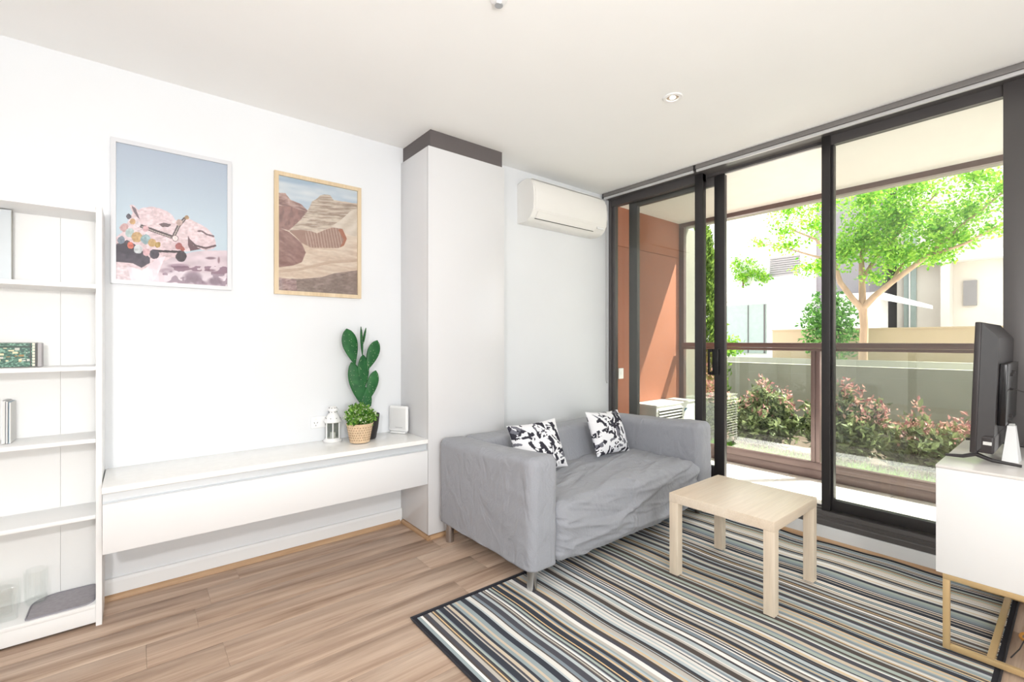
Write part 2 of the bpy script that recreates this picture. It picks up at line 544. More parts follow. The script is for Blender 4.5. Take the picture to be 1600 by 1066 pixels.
# ------------------------------------------------------------------ leaves
def leaf_mesh(name, pts, size, mat_, parent, rng, nrm=None, aspect=0.5, up=0.0, kind='stuff', fold=0.15):
    """folded diamond leaves at pts (n,3)"""
    n = len(pts)
    d = rng.normal(size=(n, 3)); d[:, 2] += up
    if nrm is not None: d += nrm
    d /= np.linalg.norm(d, axis=1)[:, None]
    a = rng.normal(size=(n, 3))
    s = np.cross(d, a); s /= np.linalg.norm(s, axis=1)[:, None] + 1e-9
    k = np.cross(s, d)
    L = size * rng.uniform(0.6, 1.25, n)[:, None]
    W = L * aspect
    p0 = pts; p1 = pts + d * L * 0.5 + s * W * 0.5 + k * L * fold; p2 = pts + d * L; p3 = pts + d * L * 0.5 - s * W * 0.5 + k * L * fold
    V = np.stack([p0, p1, p2, p3], 1).reshape(-1, 3)
    F = np.arange(4 * n).reshape(n, 4)
    tri = np.concatenate([F[:, [0, 1, 2]], F[:, [0, 2, 3]]])
    me = bpy.data.meshes.new(name)
    me.from_pydata(V.tolist(), [], tri.tolist())
    at = me.attributes.new('tone', 'FLOAT', 'POINT')
    at.data.foreach_set('value', np.repeat(rng.rand(n), 4).astype(np.float32))
    me.materials.append(mat_)
    o = bpy.data.objects.new(name, me)
    COL.objects.link(o)
    if parent: o.parent = parent
    if kind: o['kind'] = kind
    return o

def blob_pts(blobs, rng, shell=0.55):
    out = []
    for (c, r, n) in blobs:
        v = rng.normal(size=(n, 3)); v /= np.linalg.norm(v, axis=1)[:, None]
        q = v * (shell + (1 - shell) * rng.rand(n, 1)) * np.array(r)
        out.append(q + np.array(c))
    return np.concatenate(out)

# ================================================================== THE ROOM
H = 2.70
YW = 3.107          # wall with the pictures
YA = 2.895          # wall with the air conditioner
XW = 3.49           # face of the low wall under the window
XB, YB = -2.6, -2.6 # walls behind the camera

def structure(name, mb, m, label, cat, smooth=None):
    return tag(mb.build(name, m, None, smooth), label, cat, kind='structure')

sub = structure('floor', MB().box(XB, XW + 0.01, YB, YW, -0.12, -0.012), M['black'], 'oak laminate plank floor of the room', 'floor')
# planks, children of the floor
PW, PL = 0.19, 1.28
row_off = random.Random(5)
shared = {}
r_i = 0
y = YW - PW
while y > YB - 0.001:
    off = row_off.uniform(0, PL)
    x = XB - off
    while x < XW - 0.02:
        x0, x1 = max(x, XB), min(x + PL, XW - 0.012)
        y1 = y + PW
        if x1 - x0 > 0.05:
            key = round(x1 - x0, 3)
            if key not in shared:
                mb = MB().rbox(0, x1 - x0 - 0.0006, 0, PW - 0.0005, -0.012, 0, 0.0006, 1)
                o = mb.build('plank', M['plank'], sub, 30)
                shared[key] = o
            else:
                o = dup_part(shared[key], sub)
            o.location = (x0, y, 0)
        x += PL
    y -= PW
structure('ceiling', MB().box(XB - 0.1, 3.66, YB - 0.1, YW + 0.1, H, H + 0.12), M['ceil'], 'plain white ceiling over the room', 'ceiling')
structure('wall_left', MB().box(XB, 1.60, YW, YW + 0.12, -0.1, H), M['wall'], 'white wall carrying the two framed pictures', 'wall')
structure('wall_far', MB().box(1.9, 3.662, YA, YA + 0.31, -0.1, H), M['wall'], 'white wall behind the sofa with the air conditioner', 'wall')
wr = structure('wall_right', MB().box(XW, 3.70, -2.6, YA, -0.1, 0.097).box(XW, 3.70, YB, 0.06, 0.097, H), M['wall'], 'white low wall under the glazing and beyond it', 'wall')
structure('wall_near', MB().box(XB - 0.12, XB, YB, YW, -0.1, H), M['wall'], 'white wall out of view beside the bookcase', 'wall')
structure('wall_rear', MB().box(XB, -1.45, YB - 0.12, YB, -0.1, H).box(2.05, XW, YB - 0.12, YB, -0.1, H)
          .box(-1.45, 2.05, YB - 0.12, YB, -0.1, 0.45).box(-1.45, 2.05, YB - 0.12, YB, 2.45, H), M['wall'], 'white wall behind the camera with an added window opening', 'wall')

# skirting
bs = structure('baseboard_left', MB().prism([(YW, 0), (YW - 0.018, 0), (YW - 0.018, 0.085), (YW - 0.014, 0.1), (YW, 0.102)], 'x', XB, 1.487), M['skirt'],
               'white skirting board under the floating drawer bench', 'baseboard')
def quadrant(x0, x1, yy, parent, s=0.02):
    prof = [(yy, 0), (yy, s)] + [(yy - s * math.sin(a), s * math.cos(a)) for a in [R(15 * k) for k in range(1, 6)]] + [(yy - s, 0)]
    return MB().prism(prof, 'x', x0, x1).build('quarter_round', M['quad'], parent, 40)
quadrant(XB, 1.468, YW - 0.018, bs, 0.024)
br = structure('baseboard_right', MB().rbox(XW - 0.008, XW, 0.0, YA, 0.02, 0.096, 0.002, 1), M['skirt'], 'white painted strip below the dark window sill', 'baseboard')
prof = [(XW - 0.008, 0), (XW - 0.008, 0.022)] + [(XW - 0.008 - 0.022 * math.sin(a), 0.022 * math.cos(a)) for a in [R(15 * k) for k in range(1, 6)]] + [(XW - 0.03, 0)]
MB().prism(prof, 'y', 0.0, YA).build('quarter_round', M['quady'], br, 40)

# pillar with gloss panels
pl = empty('pillar', 'white gloss panelled column with a dark band under the ceiling', 'column', kind='structure', loc=(1.8, 2.9, 0))
def ad(o): return adopt(o, pl)
ad(MB().rbox(1.487, 2.118, 2.70, 2.72, 0.03, 2.588, 0.0015, 1).build('front_panel', M['pillar'], None, 30))
ad(MB().rbox(1.487, 1.507, 2.7205, YW - 0.001, 0.03, 2.588, 0.0015, 1).build('side_panel', M['pillar'], None, 30))
ad(MB().box(1.509, 2.112, 2.722, YW + 0.1, 0, 2.588).build('core', M['wall'], None))
ad(MB().box(1.504, 2.10, 2.704, YW, 2.588, H - 0.0005).build('top_band', M['band'], None))  # dark grey band under the ceiling, in its own colour
ad(MB().box(1.50, 2.11, 2.715, YW - 0.02, 0.0, 0.03).build('plinth', M['black'], None))
q = MB()
s = 0.024
q.prism([(2.714, 0), (2.714, s)] + [(2.714 - s * math.sin(R(18 * k)), s * math.cos(R(18 * k))) for k in range(1, 5)] + [(2.714 - s, 0)], 'x', 1.499 - s, 2.12)
ad(q.build('quarter_round', M['quad'], None, 40))
q = MB().prism([(1.499, 0), (1.499, s)] + [(1.499 - s * math.sin(R(18 * k)), s * math.cos(R(18 * k))) for k in range(1, 5)] + [(1.499 - s, 0)], 'y', 2.714 - s, YW - 0.02)
ad(q.build('quarter_round', M['quady'], None, 40))

# ------------------------------------------------------------------ window wall
w1 = empty('window_1', 'dark aluminium window frame with fixed glass panes to the balcony', 'window', kind='structure', loc=(3.6, 1.5, 0.1))
def aw(mb, name, m, smooth=30): return adopt(mb.build(name, m, None, smooth), w1)
# sill: stepped
aw(MB().prism([(3.498, 0.097), (3.498, 0.128), (3.504, 0.134), (3.512, 0.134), (3.512, 0.150), (3.535, 0.156), (3.54, 0.178), (3.70, 0.178), (3.70, 0.097)], 'y', 0.06, YA), 'sill', M['frame'])
aw(MB().box(3.575, 3.582, 1.05, YA, 0.178, 0.186).box(3.635, 3.642, 0.26, YA, 0.178, 0.186), 'track', M['frame'])
# head
aw(MB().box(3.50, 3.70, 0.06, YA, 2.665, H).box(3.56, 3.62, 1.936, YA, 2.60, 2.665).box(3.575, 3.62, 0.26, 1.05, 2.605, 2.665).box(3.63, 3.70, 0.06, YA, 2.645, 2.665), 'head', M['frame'])
# jambs and mullions
aw(MB().rbox(3.555, 3.66, 2.865, YA, 0.178, 2.665, 0.002, 1).rbox(3.57, 3.625, 2.835, 2.865, 0.178, 2.60, 0.002, 1), 'jamb', M['frame'])
aw(MB().rbox(3.555, 3.612, 1.936, 2.003, 0.178, 2.665, 0.002, 1), 'mullion', M['frame2'])
aw(MB().rbox(3.555, 3.612, 1.05, 1.099, 0.178, 2.665, 0.002, 1).rbox(3.575, 3.625, 1.036, 1.05, 0.25, 2.605, 0.002, 1), 'mullion', M['frame2'])
aw(MB().rbox(3.555, 3.64, 0.172, 0.264, 0.178, 2.665, 0.002, 1).rbox(3.53, 3.70, 0.06, 0.166, 0.178, 2.665, 0.002, 1), 'jamb', M['frame'])
# bottom rails
aw(MB().rbox(3.575, 3.625, 0.264, 1.05, 0.186, 0.252, 0.002, 1), 'bottom_rail', M['frame2'])
aw(MB().rbox(3.575, 3.625, 2.003, 2.865, 0.186, 0.252, 0.002, 1), 'bottom_rail', M['frame2'])
aw(MB().box(3.597, 3.603, 2.003, 2.836, 0.252, 2.60), 'pane', M['glass'], None)
aw(MB().box(3.597, 3.603, 0.264, 1.037, 0.252, 2.605), 'pane', M['glass'], None)

d1 = empty('door_1', 'charcoal sliding glass door leaf slid open behind the left pane', 'door', kind='structure', loc=(3.67, 2.2, 0.18))
def dd(mb, name, m, smooth=30): return adopt(mb.build(name, m, None, smooth), d1)
dd(MB().rbox(3.648, 3.69, 2.632, 2.724, 0.187, 2.643, 0.002, 1), 'stile', M['frame'])
dd(MB().rbox(3.648, 3.69, 1.802, 1.886, 0.187, 2.643, 0.002, 1), 'stile', M['frame2'])
dd(MB().rbox(3.650, 3.688, 1.887, 2.631, 2.57, 2.643, 0.002, 1), 'top_rail', M['frame'])
dd(MB().rbox(3.650, 3.688, 1.887, 2.631, 0.187, 0.285, 0.002, 1), 'bottom_rail', M['frame2'])
dd(MB().box(3.666, 3.672, 1.886, 2.632, 0.285, 2.57), 'pane', M['glass'], None)
h = MB().rbox(3.624, 3.6475, 1.842, 1.892, 1.03, 1.24, 0.004, 2)
h.rbox(3.618, 3.634, 1.8925, 1.916, 1.03, 1.055, 0.003, 2).rbox(3.618, 3.634, 1.8925, 1.916, 1.215, 1.24, 0.003, 2).rbox(3.618, 3.634, 1.912, 1.926, 1.03, 1.24, 0.004, 2)
dd(h, 'handle', mat('black_handle', (18, 18, 19), 0.4, var=0.03))

# unseen window behind the camera, added to let in fill light
w2 = empty('window_added', 'added white framed window behind the camera, out of view', 'window', kind='structure', loc=(0.3, YB, 0.45))
for args, nm in (((-1.45, -1.39, -2.68, -2.60, 0.45, 2.45), 'jamb'), ((1.99, 2.05, -2.68, -2.60, 0.45, 2.45), 'jamb'), ((0.27, 0.33, -2.68, -2.62, 0.51, 2.39), 'mullion'),
                 ((-1.39, 1.99, -2.68, -2.60, 0.45, 0.51), 'bottom_rail'), ((-1.39, 1.99, -2.68, -2.60, 2.39, 2.45), 'top_rail')):
    adopt(MB().rbox(*args, 0.003, 1).build(nm, M['white'], None, 30), w2)
adopt(MB().box(-1.39, 0.27, -2.652, -2.646, 0.51, 2.39).build('pane', M['glass'], None), w2)
adopt(MB().box(0.33, 1.99, -2.652, -2.646, 0.51, 2.39).build('pane', M['glass'], None), w2)

# ------------------------------------------------------------------ balcony
ZB_ = 0.05
bf = structure('floor_balcony', MB().box(3.70, 4.86, -2.6, 2.96, -0.1, ZB_ - 0.012), M['concrete'], 'pale paved balcony floor outside the open door', 'floor')
tw = 0.386
tile0 = None
for i in range(3):
    for j in range(14):
        x0 = 3.70 + i * tw; y1 = 2.90 - j * tw
        if tile0 is None:
            tile0 = MB().rbox(0, tw - 0.004, 0, tw - 0.004, -0.012, 0, 0.0015, 1).build('tile', M['tile'], bf, 30)
            o = tile0
        else:
            o = dup_part(tile0, bf)
        o.location = (x0, y1 - tw, ZB_)
wb = empty('wall_balcony', 'terracotta orange end wall of the balcony', 'wall', kind='structure', loc=(4.3, 2.95, 0))
adopt(MB().box(3.665, 4.86, 2.906, 3.2, -0.1, 2.70).build('wall_core', M['orange'], None), wb)
adopt(MB().rbox(3.70, 4.80, 2.894, 2.906, ZB_, 2.243, 0.002, 1).build('panel', M['orange'], None, 30), wb)
adopt(MB().rbox(3.70, 4.80, 2.894, 2.906, 2.250, 2.637, 0.002, 1).build('panel', M['orange'], None, 30), wb)
adopt(MB().rbox(3.666, 3.698, 2.896, 2.906, 0.18, 2.66, 0.002, 1).build('panel', M['orange'], None, 30), wb)
structure('ceiling_balcony', MB().box(3.66, 4.80, -2.6, 3.2, 2.637, 3.0), M['soffit'], 'cream soffit over the balcony', 'ceiling')
structure('trim_1', MB().box(4.80, 4.85, -2.6, 3.0, 2.592, 3.0), M['railing'], 'dark metal channel along the outer edge of the soffit', 'trim')
structure('trim_2', MB().box(4.86, 4.96, -2.6, 3.2, 2.60, 3.0), M['concrete2'], 'pale concrete lip outside the dark soffit channel', 'trim')
structure('trim_3', MB().rbox(4.81, 4.862, 2.842, 2.905, ZB_, 2.592, 0.003, 1), M['railing'], 'dark post closing the orange wall at its outer corner', 'trim')
structure('wall_fin', MB().rbox(4.87, 5.10, 2.87, 2.99, -0.1, 2.60, 0.004, 1), M['concrete2'], 'grey concrete fin beside the cypress', 'wall')

bal = empty('balustrade', 'brown grey metal balcony railing with glass infill', 'railing', loc=(4.8, 1.0, ZB_))
def ab(mb, name, m, smooth=30): return adopt(mb.build(name, m, None, smooth), bal)
ab(MB().rbox(4.765, 4.835, -2.5, 2.84, 1.240, 1.288, 0.003, 1).rbox(4.772, 4.828, -2.5, 2.84, 1.214, 1.238, 0.002, 1), 'top_rail', M['railing'])
ab(MB().rbox(4.772, 4.828, -2.5, 2.84, 0.138, 0.205, 0.003, 1), 'bottom_rail', M['railing'])
ab(MB().rbox(4.786, 4.814, -2.5, 2.84, ZB_ + 0.002, 0.134, 0.002, 1), 'kick_board', M['railing'])
for yy in (1.525, 0.12, -1.3):
    ab(MB().rbox(4.776, 4.824, yy - 0.036, yy - 0.002, 0.206, 1.213, 0.002, 1).rbox(4.776, 4.824, yy + 0.002, yy + 0.036, 0.206, 1.213, 0.002, 1), 'post', M['railing'])
for a, b_ in ((1.565, 2.838), (0.16, 1.485), (-1.26, 0.08), (-2.5, -1.34)):
    ab(MB().box(4.797, 4.803, a, b_, 0.206, 1.213), 'pane', M['glass2'], None)

# condenser
cd = empty('condenser_unit', 'cream outdoor air conditioner box against the orange wall', 'air conditioner', loc=(4.32, 2.76, ZB_))
def ac_(mb, name, m, smooth=30): return adopt(mb.build(name, m, None, smooth), cd)
ac_(MB().rbox(3.96, 4.68, 2.63, 2.885, 0.11, 0.655, 0.008, 2), 'body', M['acwhite'])
ac_(MB().rbox(3.955, 4.685, 2.622, 2.89, 0.655, 0.672, 0.006, 2), 'lid', M['acwhite'])
ac_(MB().box(4.0, 4.42, 2.629, 2.6305, 0.16, 0.63), 'fan_opening', M['darkslot'], None)
for k in range(16):
    z = 0.165 + k * 0.03
    ac_(MB().box(3.985, 4.43, 2.612, 2.628, z, z + 0.012), 'slat', M['acwhite'], None)
for xx in (4.05, 4.55):
    ac_(MB().rbox(xx - 0.03, xx + 0.03, 2.64, 2.87, ZB_ + 0.001, 0.108, 0.004, 1), 'foot', M['black'])
ac_(MB().prism([(4.47, 0.60), (4.52, 0.60), (4.455, 0.565)], 'y', 2.6265, 2.6295), 'badge', mat('blue_badge', (70, 110, 140), 0.5, var=0.05), None)
sw = empty('light_switch', 'pale switch plate on the orange balcony wall', 'switch', loc=(3.735, 2.893, 0.98))
adopt(MB().rbox(3.70, 3.775, 2.884, 2.893, 0.93, 1.035, 0.003, 2).build('plate', M['white'], None, 30), sw)
adopt(MB().rbox(3.728, 3.747, 2.880, 2.884, 0.97, 1.0, 0.002, 1).build('rocker', M['acwhite'], None, 30), sw)

# ------------------------------------------------------------------ garden
structure('ground', MB().box(4.86, 7.0, -14, 6.0, -0.3, 0.10), M['soil'], 'planted bed outside the balustrade', 'ground')
structure('ground_far', MB().box(7.12, 40, -25, 30, -0.3, 0.70), M['tile'], 'pale ground behind the garden wall', 'ground')
structure('wall_garden', MB().box(7.0, 7.14, -14, 9.0, -0.3, 0.985).box(6.985, 7.0, -14, 9, -0.3, 0.86), M['concrete'], 'grey concrete garden wall behind the shrubs', 'wall')
structure('wall_ledge', MB().box(8.0, 8.14, -14, 9.0, 0.5, 1.03), M['concrete2'], 'second pale ledge wall behind the garden wall', 'wall')
structure('wall_beige', MB().box(11.0, 11.15, -16, 4.35, 0.5, 1.553).box(10.98, 11.17, -16, 4.36, 1.53, 1.556), M['beige'], 'long beige wall behind the tree', 'wall')

rng = np.random.RandomState(7)
# tree
tr = empty('tree', 'airy green tree rising behind the garden wall', 'tree', loc=(9.0, 2.2, 0.68))
def limb(pts, rad): return [tuple(p) for p in pts], rad
tb = MB()
tb.tube([(9, 2.2, 0.66), (9.0, 2.205, 1.1), (9.01, 2.19, 1.5), (9, 2.21, 1.84)], [0.072, 0.062, 0.055, 0.06], 10)
tb.tube([(9, 2.21, 1.80), (8.9, 2.33, 2.0), (8.85, 2.47, 2.25), (8.8, 2.55, 2.6), (8.8, 2.8, 3.0), (8.85, 3.2, 3.25)], [0.05, 0.044, 0.04, 0.03, 0.02, 0.01], 8)
tb.tube([(9, 2.21, 1.82), (9.05, 2.23, 2.2), (9.1, 2.25, 2.6), (9.1, 2.2, 3.1), (9.1, 2.1, 3.7)], [0.055, 0.046, 0.036, 0.025, 0.012], 8)
tb.tube([(9, 2.2, 1.83), (8.95, 2.05, 2.0), (8.9, 1.82, 2.2), (8.8, 1.4, 2.52), (8.8, 0.98, 2.95), (8.8, 0.6, 3.3)], [0.05, 0.045, 0.04, 0.03, 0.02, 0.01], 8)
tb.tube([(9.05, 2.22, 2.3), (9.2, 2.05, 2.7), (9.2, 1.7, 3.1), (9.2, 1.35, 3.5)], [0.036, 0.03, 0.02, 0.01], 8)
tb.tube([(8.9, 1.82, 2.2), (9.1, 1.75, 2.45), (9.2, 1.5, 2.75), (9.2, 1.2, 2.9)], [0.028, 0.024, 0.018, 0.008], 6)
tb.tube([(8.8, 1.4, 2.52), (8.7, 1.0, 2.62), (8.7, 0.7, 2.8)], [0.024, 0.018, 0.008], 6)
tb.tube([(8.8, 2.55, 2.6), (8.7, 2.95, 2.78), (8.7, 3.3, 2.95), (8.7, 3.7, 3.08)], [0.022, 0.016, 0.012, 0.006], 6)
adopt(tb.build('trunk', M['bark'], None, 60), tr)
blobs = [((9, 2.15, 2.95), (0.5, 0.45, 0.42), 1500), ((9.1, 1.8, 3.2), (0.6, 0.45, 0.42), 1300), ((8.9, 2.45, 2.75), (0.5, 0.3, 0.35), 620), ((9, 1.75, 2.6), (0.5, 0.4, 0.26), 800),
         ((8.9, 1.3, 2.95), (0.55, 0.35, 0.35), 950), ((8.9, 1.35, 2.55), (0.5, 0.3, 0.17), 520), ((8.8, 0.95, 3.1), (0.5, 0.3, 0.3), 420), ((8.8, 1.05, 2.72), (0.4, 0.28, 0.16), 300), ((8.8, 0.68, 3.35), (0.45, 0.25, 0.25), 200),
         ((9.1, 1.6, 3.65), (0.6, 0.55, 0.35), 800), ((9.1, 2.2, 3.6), (0.6, 0.45, 0.4), 800), ((8.9, 2.85, 3.25), (0.5, 0.25, 0.25), 260), ((8.85, 3.3, 3.25), (0.4, 0.25, 0.16), 150), ((8.7, 3.2, 2.95), (0.4, 0.4, 0.14), 170),
         ((8.7, 3.65, 3.08), (0.3, 0.22, 0.1), 60), ((8.9, 2.9, 2.55), (0.4, 0.35, 0.2), 200), ((8.85, 3.2, 3.6), (0.5, 0.5, 0.3), 420), ((8.8, 0.5, 3.05), (0.4, 0.3, 0.4), 260), ((8.8, 0.9, 3.55), (0.5, 0.4, 0.3), 360), ((9, 2.05, 2.3), (0.4, 0.25, 0.16), 130), ((8.9, 2.75, 2.55), (0.3, 0.2, 0.2), 170), ((8.8, 0.75, 2.8), (0.3, 0.2, 0.12), 100), ((9.1, 2.8, 3.7), (0.6, 0.4, 0.3), 300)]
leaf_o = leaf_mesh('foliage', blob_pts([(c_, r_, int(n_ * 1.5)) for c_, r_, n_ in blobs], rng, 0.1), 0.062, M['leaf_tree'], None, rng, aspect=0.55)
adopt(leaf_o, tr)
# cypress
cy = empty('cypress', 'slim conifer beside the concrete fin', 'tree', loc=(6.15, 3.36, 0.1))
n = 11000
t_ = rng.rand(n) ** 0.9
zz = 0.15 + t_ * 2.75
rad = 0.34 * np.sqrt(np.clip(1 - t_, 0, 1)) * (0.55 + 0.45 * np.clip(t_ * 6, 0, 1)) + 0.012
th = rng.rand(n) * 6.283
rr = rad * (0.6 + 0.45 * rng.rand(n)) * (0.85 + 0.3 * np.sin(th * 5 + zz * 9) ** 2)
P = np.stack([6.15 + rr * np.cos(th), 3.36 + rr * np.sin(th), zz], 1)
NR = np.stack([np.cos(th) * 0.8, np.sin(th) * 0.8, np.full(n, 2.2)], 1)
adopt(leaf_mesh('foliage', P, 0.075, M['leaf_cyp'], None, rng, nrm=NR, aspect=0.4), cy)
adopt(MB().tube([(6.15, 3.36, 0.1), (6.15, 3.36, 2.6)], [0.07, 0.02], 8).build('trunk', M['stem'], None, 60), cy)
# shrubs in the bed: arching twigs carrying leaves, red shoots towards the tips
def shrub(label, base, ry, rx, hgt, ntw, seed, red=0.35, lean=(0, 0)):
    rg = np.random.RandomState(seed)
    e = empty('shrub', label, 'shrub', 'shrubs in front of the garden wall', loc=base)
    B = np.array(base); G_, Rd = [], []
    mb = MB()
    for k in range(ntw):
        a = rg.rand() * 6.283; q = rg.rand() ** 0.55
        tip = B + np.array([rx * q * math.cos(a) + lean[0] * q, ry * q * math.sin(a) + lean[1] * q, hgt * (1.0 - 0.5 * q * q) * rg.uniform(0.18, 1.05)])
        start = B + np.array([rx * 0.25 * q * math.cos(a), ry * 0.25 * q * math.sin(a), 0])
        mid = start * 0.45 + tip * 0.55 + np.array([0, 0, 0.10 * q + 0.04])
        if k % 3 == 0: mb.tube([tuple(start), tuple(mid), tuple(tip)], [0.007, 0.005, 0.002], 4)
        m = rg.randint(48, 84)
        t = rg.uniform(0.06, 1.0, m)[:, None] ** 0.85
        pp = (1 - t) ** 2 * start + 2 * t * (1 - t) * mid + t * t * tip + rg.normal(size=(m, 3)) * 0.032
        isred = (t[:, 0] > 1 - red * rg.uniform(0.2, 0.9)) & (tip[2] - B[2] > hgt * 0.55)
        G_.append(pp[~isred]); Rd.append(pp[isred])
    adopt(leaf_mesh('foliage', np.concatenate(G_), 0.08, M['leaf_shrub'], None, rg, up=0.45, aspect=0.5), e)
    adopt(leaf_mesh('young_shoots', np.concatenate(Rd), 0.05, M['leaf_red'], None, rg, up=0.9, aspect=0.5), e)
    adopt(mb.build('stem', M['stem'], None, 60), e)
    return e
shrub('dense green shrub topped with red shoots, seen through the fixed right pane', (5.52, 1.52, 0.10), 0.40, 0.34, 0.82, 90, 21, 0.3)
shrub('loose arching shrub with coral tips nearest the television cabinet', (5.52, 0.86, 0.10), 0.40, 0.34, 0.64, 72, 22, 0.4, (0, -0.05))
shrub('leafy shrub with pale pink tips behind the balustrade post', (5.52, 2.32, 0.10), 0.42, 0.34, 0.80, 90, 23, 0.2)
shrub('purple tipped shrub nearest the cypress, low behind the glass railing', (5.68, 3.06, 0.10), 0.34, 0.30, 0.86, 60, 24, 0.4)
# grass strip
n = 5000
gp = np.stack([rng.uniform(4.9, 5.22, n), rng.uniform(-2.2, 2.8, n), np.full(n, 0.1)], 1)
g = leaf_mesh('grass', gp, 0.09, M['grass'], None, rng, up=4.0, aspect=0.12, fold=0.03)
tag(g, 'bright green grass strip at the foot of the shrubs', 'grass', kind='stuff')
# shrubs further off
def far_shrub(label, c, r, n, seed, m='leaf_dark', size=0.09, extra=()):
    rg = np.random.RandomState(seed)
    e = empty('shrub', label, 'shrub', 'shrubs beyond the garden wall', loc=(c[0], c[1], c[2] - r[2]))
    adopt(leaf_mesh('foliage', blob_pts([(c, r, n)] + list(extra), rg, 0.2), size, M[m], None, rg, up=0.4), e)
    adopt(MB().tube([(c[0], c[1], c[2] - r[2] - 0.05), (c[0], c[1], c[2])], [0.03, 0.012], 6).build('stem', M['stem'], None, 60), e)
far_shrub('dark green bush behind the tree trunk', (10.3, 3.05, 1.55), (0.5, 0.5, 0.8), 2600, 31)
far_shrub('pale bush spilling over the roof of the white building', (16.2, 7.35, 3.5), (0.17, 0.35, 0.38), 260, 32, 'leaf_tree', 0.11, [((16.2, 7.0, 3.62), (0.17, 0.4, 0.3), 200), ((16.2, 7.55, 3.95), (0.17, 0.3, 0.35), 160), ((16.2, 6.7, 3.4), (0.15, 0.3, 0.2), 130), ((16.2, 7.1, 3.95), (0.15, 0.25, 0.2), 60)])
far_shrub('low green plant at the foot of the white building window', (13.5, 6.55, 1.1), (0.4, 0.5, 0.4), 500, 33, 'leaf_tree', 0.12)

# buildings
ba = empty('building', 'white rendered building with a grey louvre and a large window', 'building', loc=(17, 7, 0.7))
def abd(mb, name, m, smooth=None): return adopt(mb.build(name, m, None, smooth), ba)
abd(MB().box(16.0, 22, 5.24, 16, 0.6, 3.1).box(16.4, 22, 5.24, 16, 3.1, 8.5), 'wall', M['bldg'])
abd(MB().box(16.5, 22, 3.9, 5.235, 0.6, 9), 'recessed_wall', mat('grey_cladding', (138, 133, 138), 0.9, var=0.03))
abd(MB().prism([(5.9, 2.7), (9.0, 3.05), (9.0, 3.12), (5.9, 2.77)], 'x', 15.4, 15.995), 'canopy', M['bldg'])
wn = abd(MB().box(15.93, 16.0, 6.50, 8.2, 0.9, 2.52), 'window', M['dwin'])
adopt(MB().box(15.9, 15.93, 6.52, 6.56, 0.9, 2.5).box(15.9, 15.93, 7.05, 7.07, 0.9, 2.5).build('frame', M['frame'], None), ba)
for k in range(9):
    z = 3.44 + k * 0.07
    abd(MB().box(16.33, 16.4, 5.65, 6.55, z, z + 0.05), 'slat', M['louvre'])
bb = empty('building', 'pale stone building with tall narrow windows beyond the tree', 'building', loc=(19, 1, 0.7))
def abb(mb, name, m, smooth=None): return adopt(mb.build(name, m, None, smooth), bb)
abb(MB().box(18.2, 26, -9, 3.6, 0.6, 9.5), 'wall', M['bldg2'])
abb(MB().box(18.1, 18.2, 3.13, 3.42, 0.7, 5.2), 'window', M['dwin'])
abb(MB().box(18.04, 18.1, 3.26, 3.29, 0.7, 5.2), 'window_bar', M['bldg'])
abb(MB().box(17.6, 18.2, 2.33, 2.52, 0.7, 3.6), 'pier', M['bldg2'])
abb(MB().box(18.12, 18.2, 1.85, 2.12, 2.3, 3.0), 'window', M['louvre'])
abb(MB().box(17.7, 18.2, -6, 3.5, 3.55, 3.75), 'ledge', M['bldg'])
bc = empty('shed', 'low white flat roofed shed between the tree and the stone building', 'shed', loc=(15.9, 3.8, 0.7))
adopt(MB().box(15.5, 16.3, 3.42, 4.35, 0.6, 2.42).build('wall', M['bldg'], None), bc)
adopt(MB().prism([(2.5, 2.15), (2.5, 2.25), (3.4, 2.62), (4.4, 2.62), (4.4, 2.42), (3.4, 2.42)], 'x', 15.4, 16.4).build('roof', M['bldg'], None), bc)

# ================================================================== FURNITURE
# floating bench
cb = empty('drawer_cabinet', 'long white wall-hung drawer unit below the stone top', 'cabinet', loc=(0.68, 2.9, 0.366))
def ac2(mb, name, m, smooth=30): return adopt(mb.build(name, m, None, smooth), cb)
ac2(MB().box(-0.115, 1.486, 2.728, YW - 0.001, 0.372, 0.632), 'carcass', M['laminate'], None)
ac2(MB().rbox(-0.115, 1.485, 2.705, 2.727, 0.366, 0.586, 0.0015, 1), 'drawer_front', M['gloss'])
ac2(MB().prism([(2.727, 0.632), (2.727, 0.59), (2.706, 0.587), (2.706, 0.5905), (2.722, 0.594), (2.722, 0.632)], 'x', -0.115, 1.484), 'finger_channel', M['alu'])
wt = MB().rbox(-0.118, 1.4865, 2.703, YW - 0.001, 0.633, 0.660, 0.002, 2).build('worktop', M['stone'], None, 30)
tag(wt, 'white polished stone top on the wall-hung drawer unit', 'worktop')

# bookcase
bk = empty('bookcase', 'tall white open bookcase with shelves at the left edge', 'bookcase', loc=(-0.53, 2.97, 0))
def abk(mb, name, m, smooth=30): return adopt(mb.build(name, m, None, smooth), bk)
Y0b, Y1b = 2.845, 3.087
abk(MB().prism([(Y0b, 0), (Y0b, 1.925), (Y1b + 0.018, 1.925), (Y1b + 0.018, 0.11), (Y1b - 0.02, 0.03), (Y1b - 0.02, 0)], 'x', -0.143, -0.122), 'side_panel', M['laminate'])
abk(MB().rbox(-0.945, -0.924, Y0b, Y1b + 0.018, 0, 1.925, 0.0015, 1), 'side_panel', M['laminate'])
abk(MB().rbox(-0.924, -0.1435, Y0b + 0.003, Y1b, 1.895, 1.923, 0.0015, 1), 'top_panel', M['laminate'])
for z1, th in ((1.566, 0.053), (1.188, 0.018), (0.857, 0.018), (0.508, 0.018)):
    abk(MB().rbox(-0.924, -0.1435, Y0b + 0.006, Y1b, z1 - (0.018 if th < 0.03 else 0.02), z1, 0.0012, 1), 'shelf', M['laminate'])
abk(MB().rbox(-0.924, -0.1435, Y0b + 0.006, Y1b, 0.08, 0.098, 0.0012, 1), 'shelf', M['laminate'])
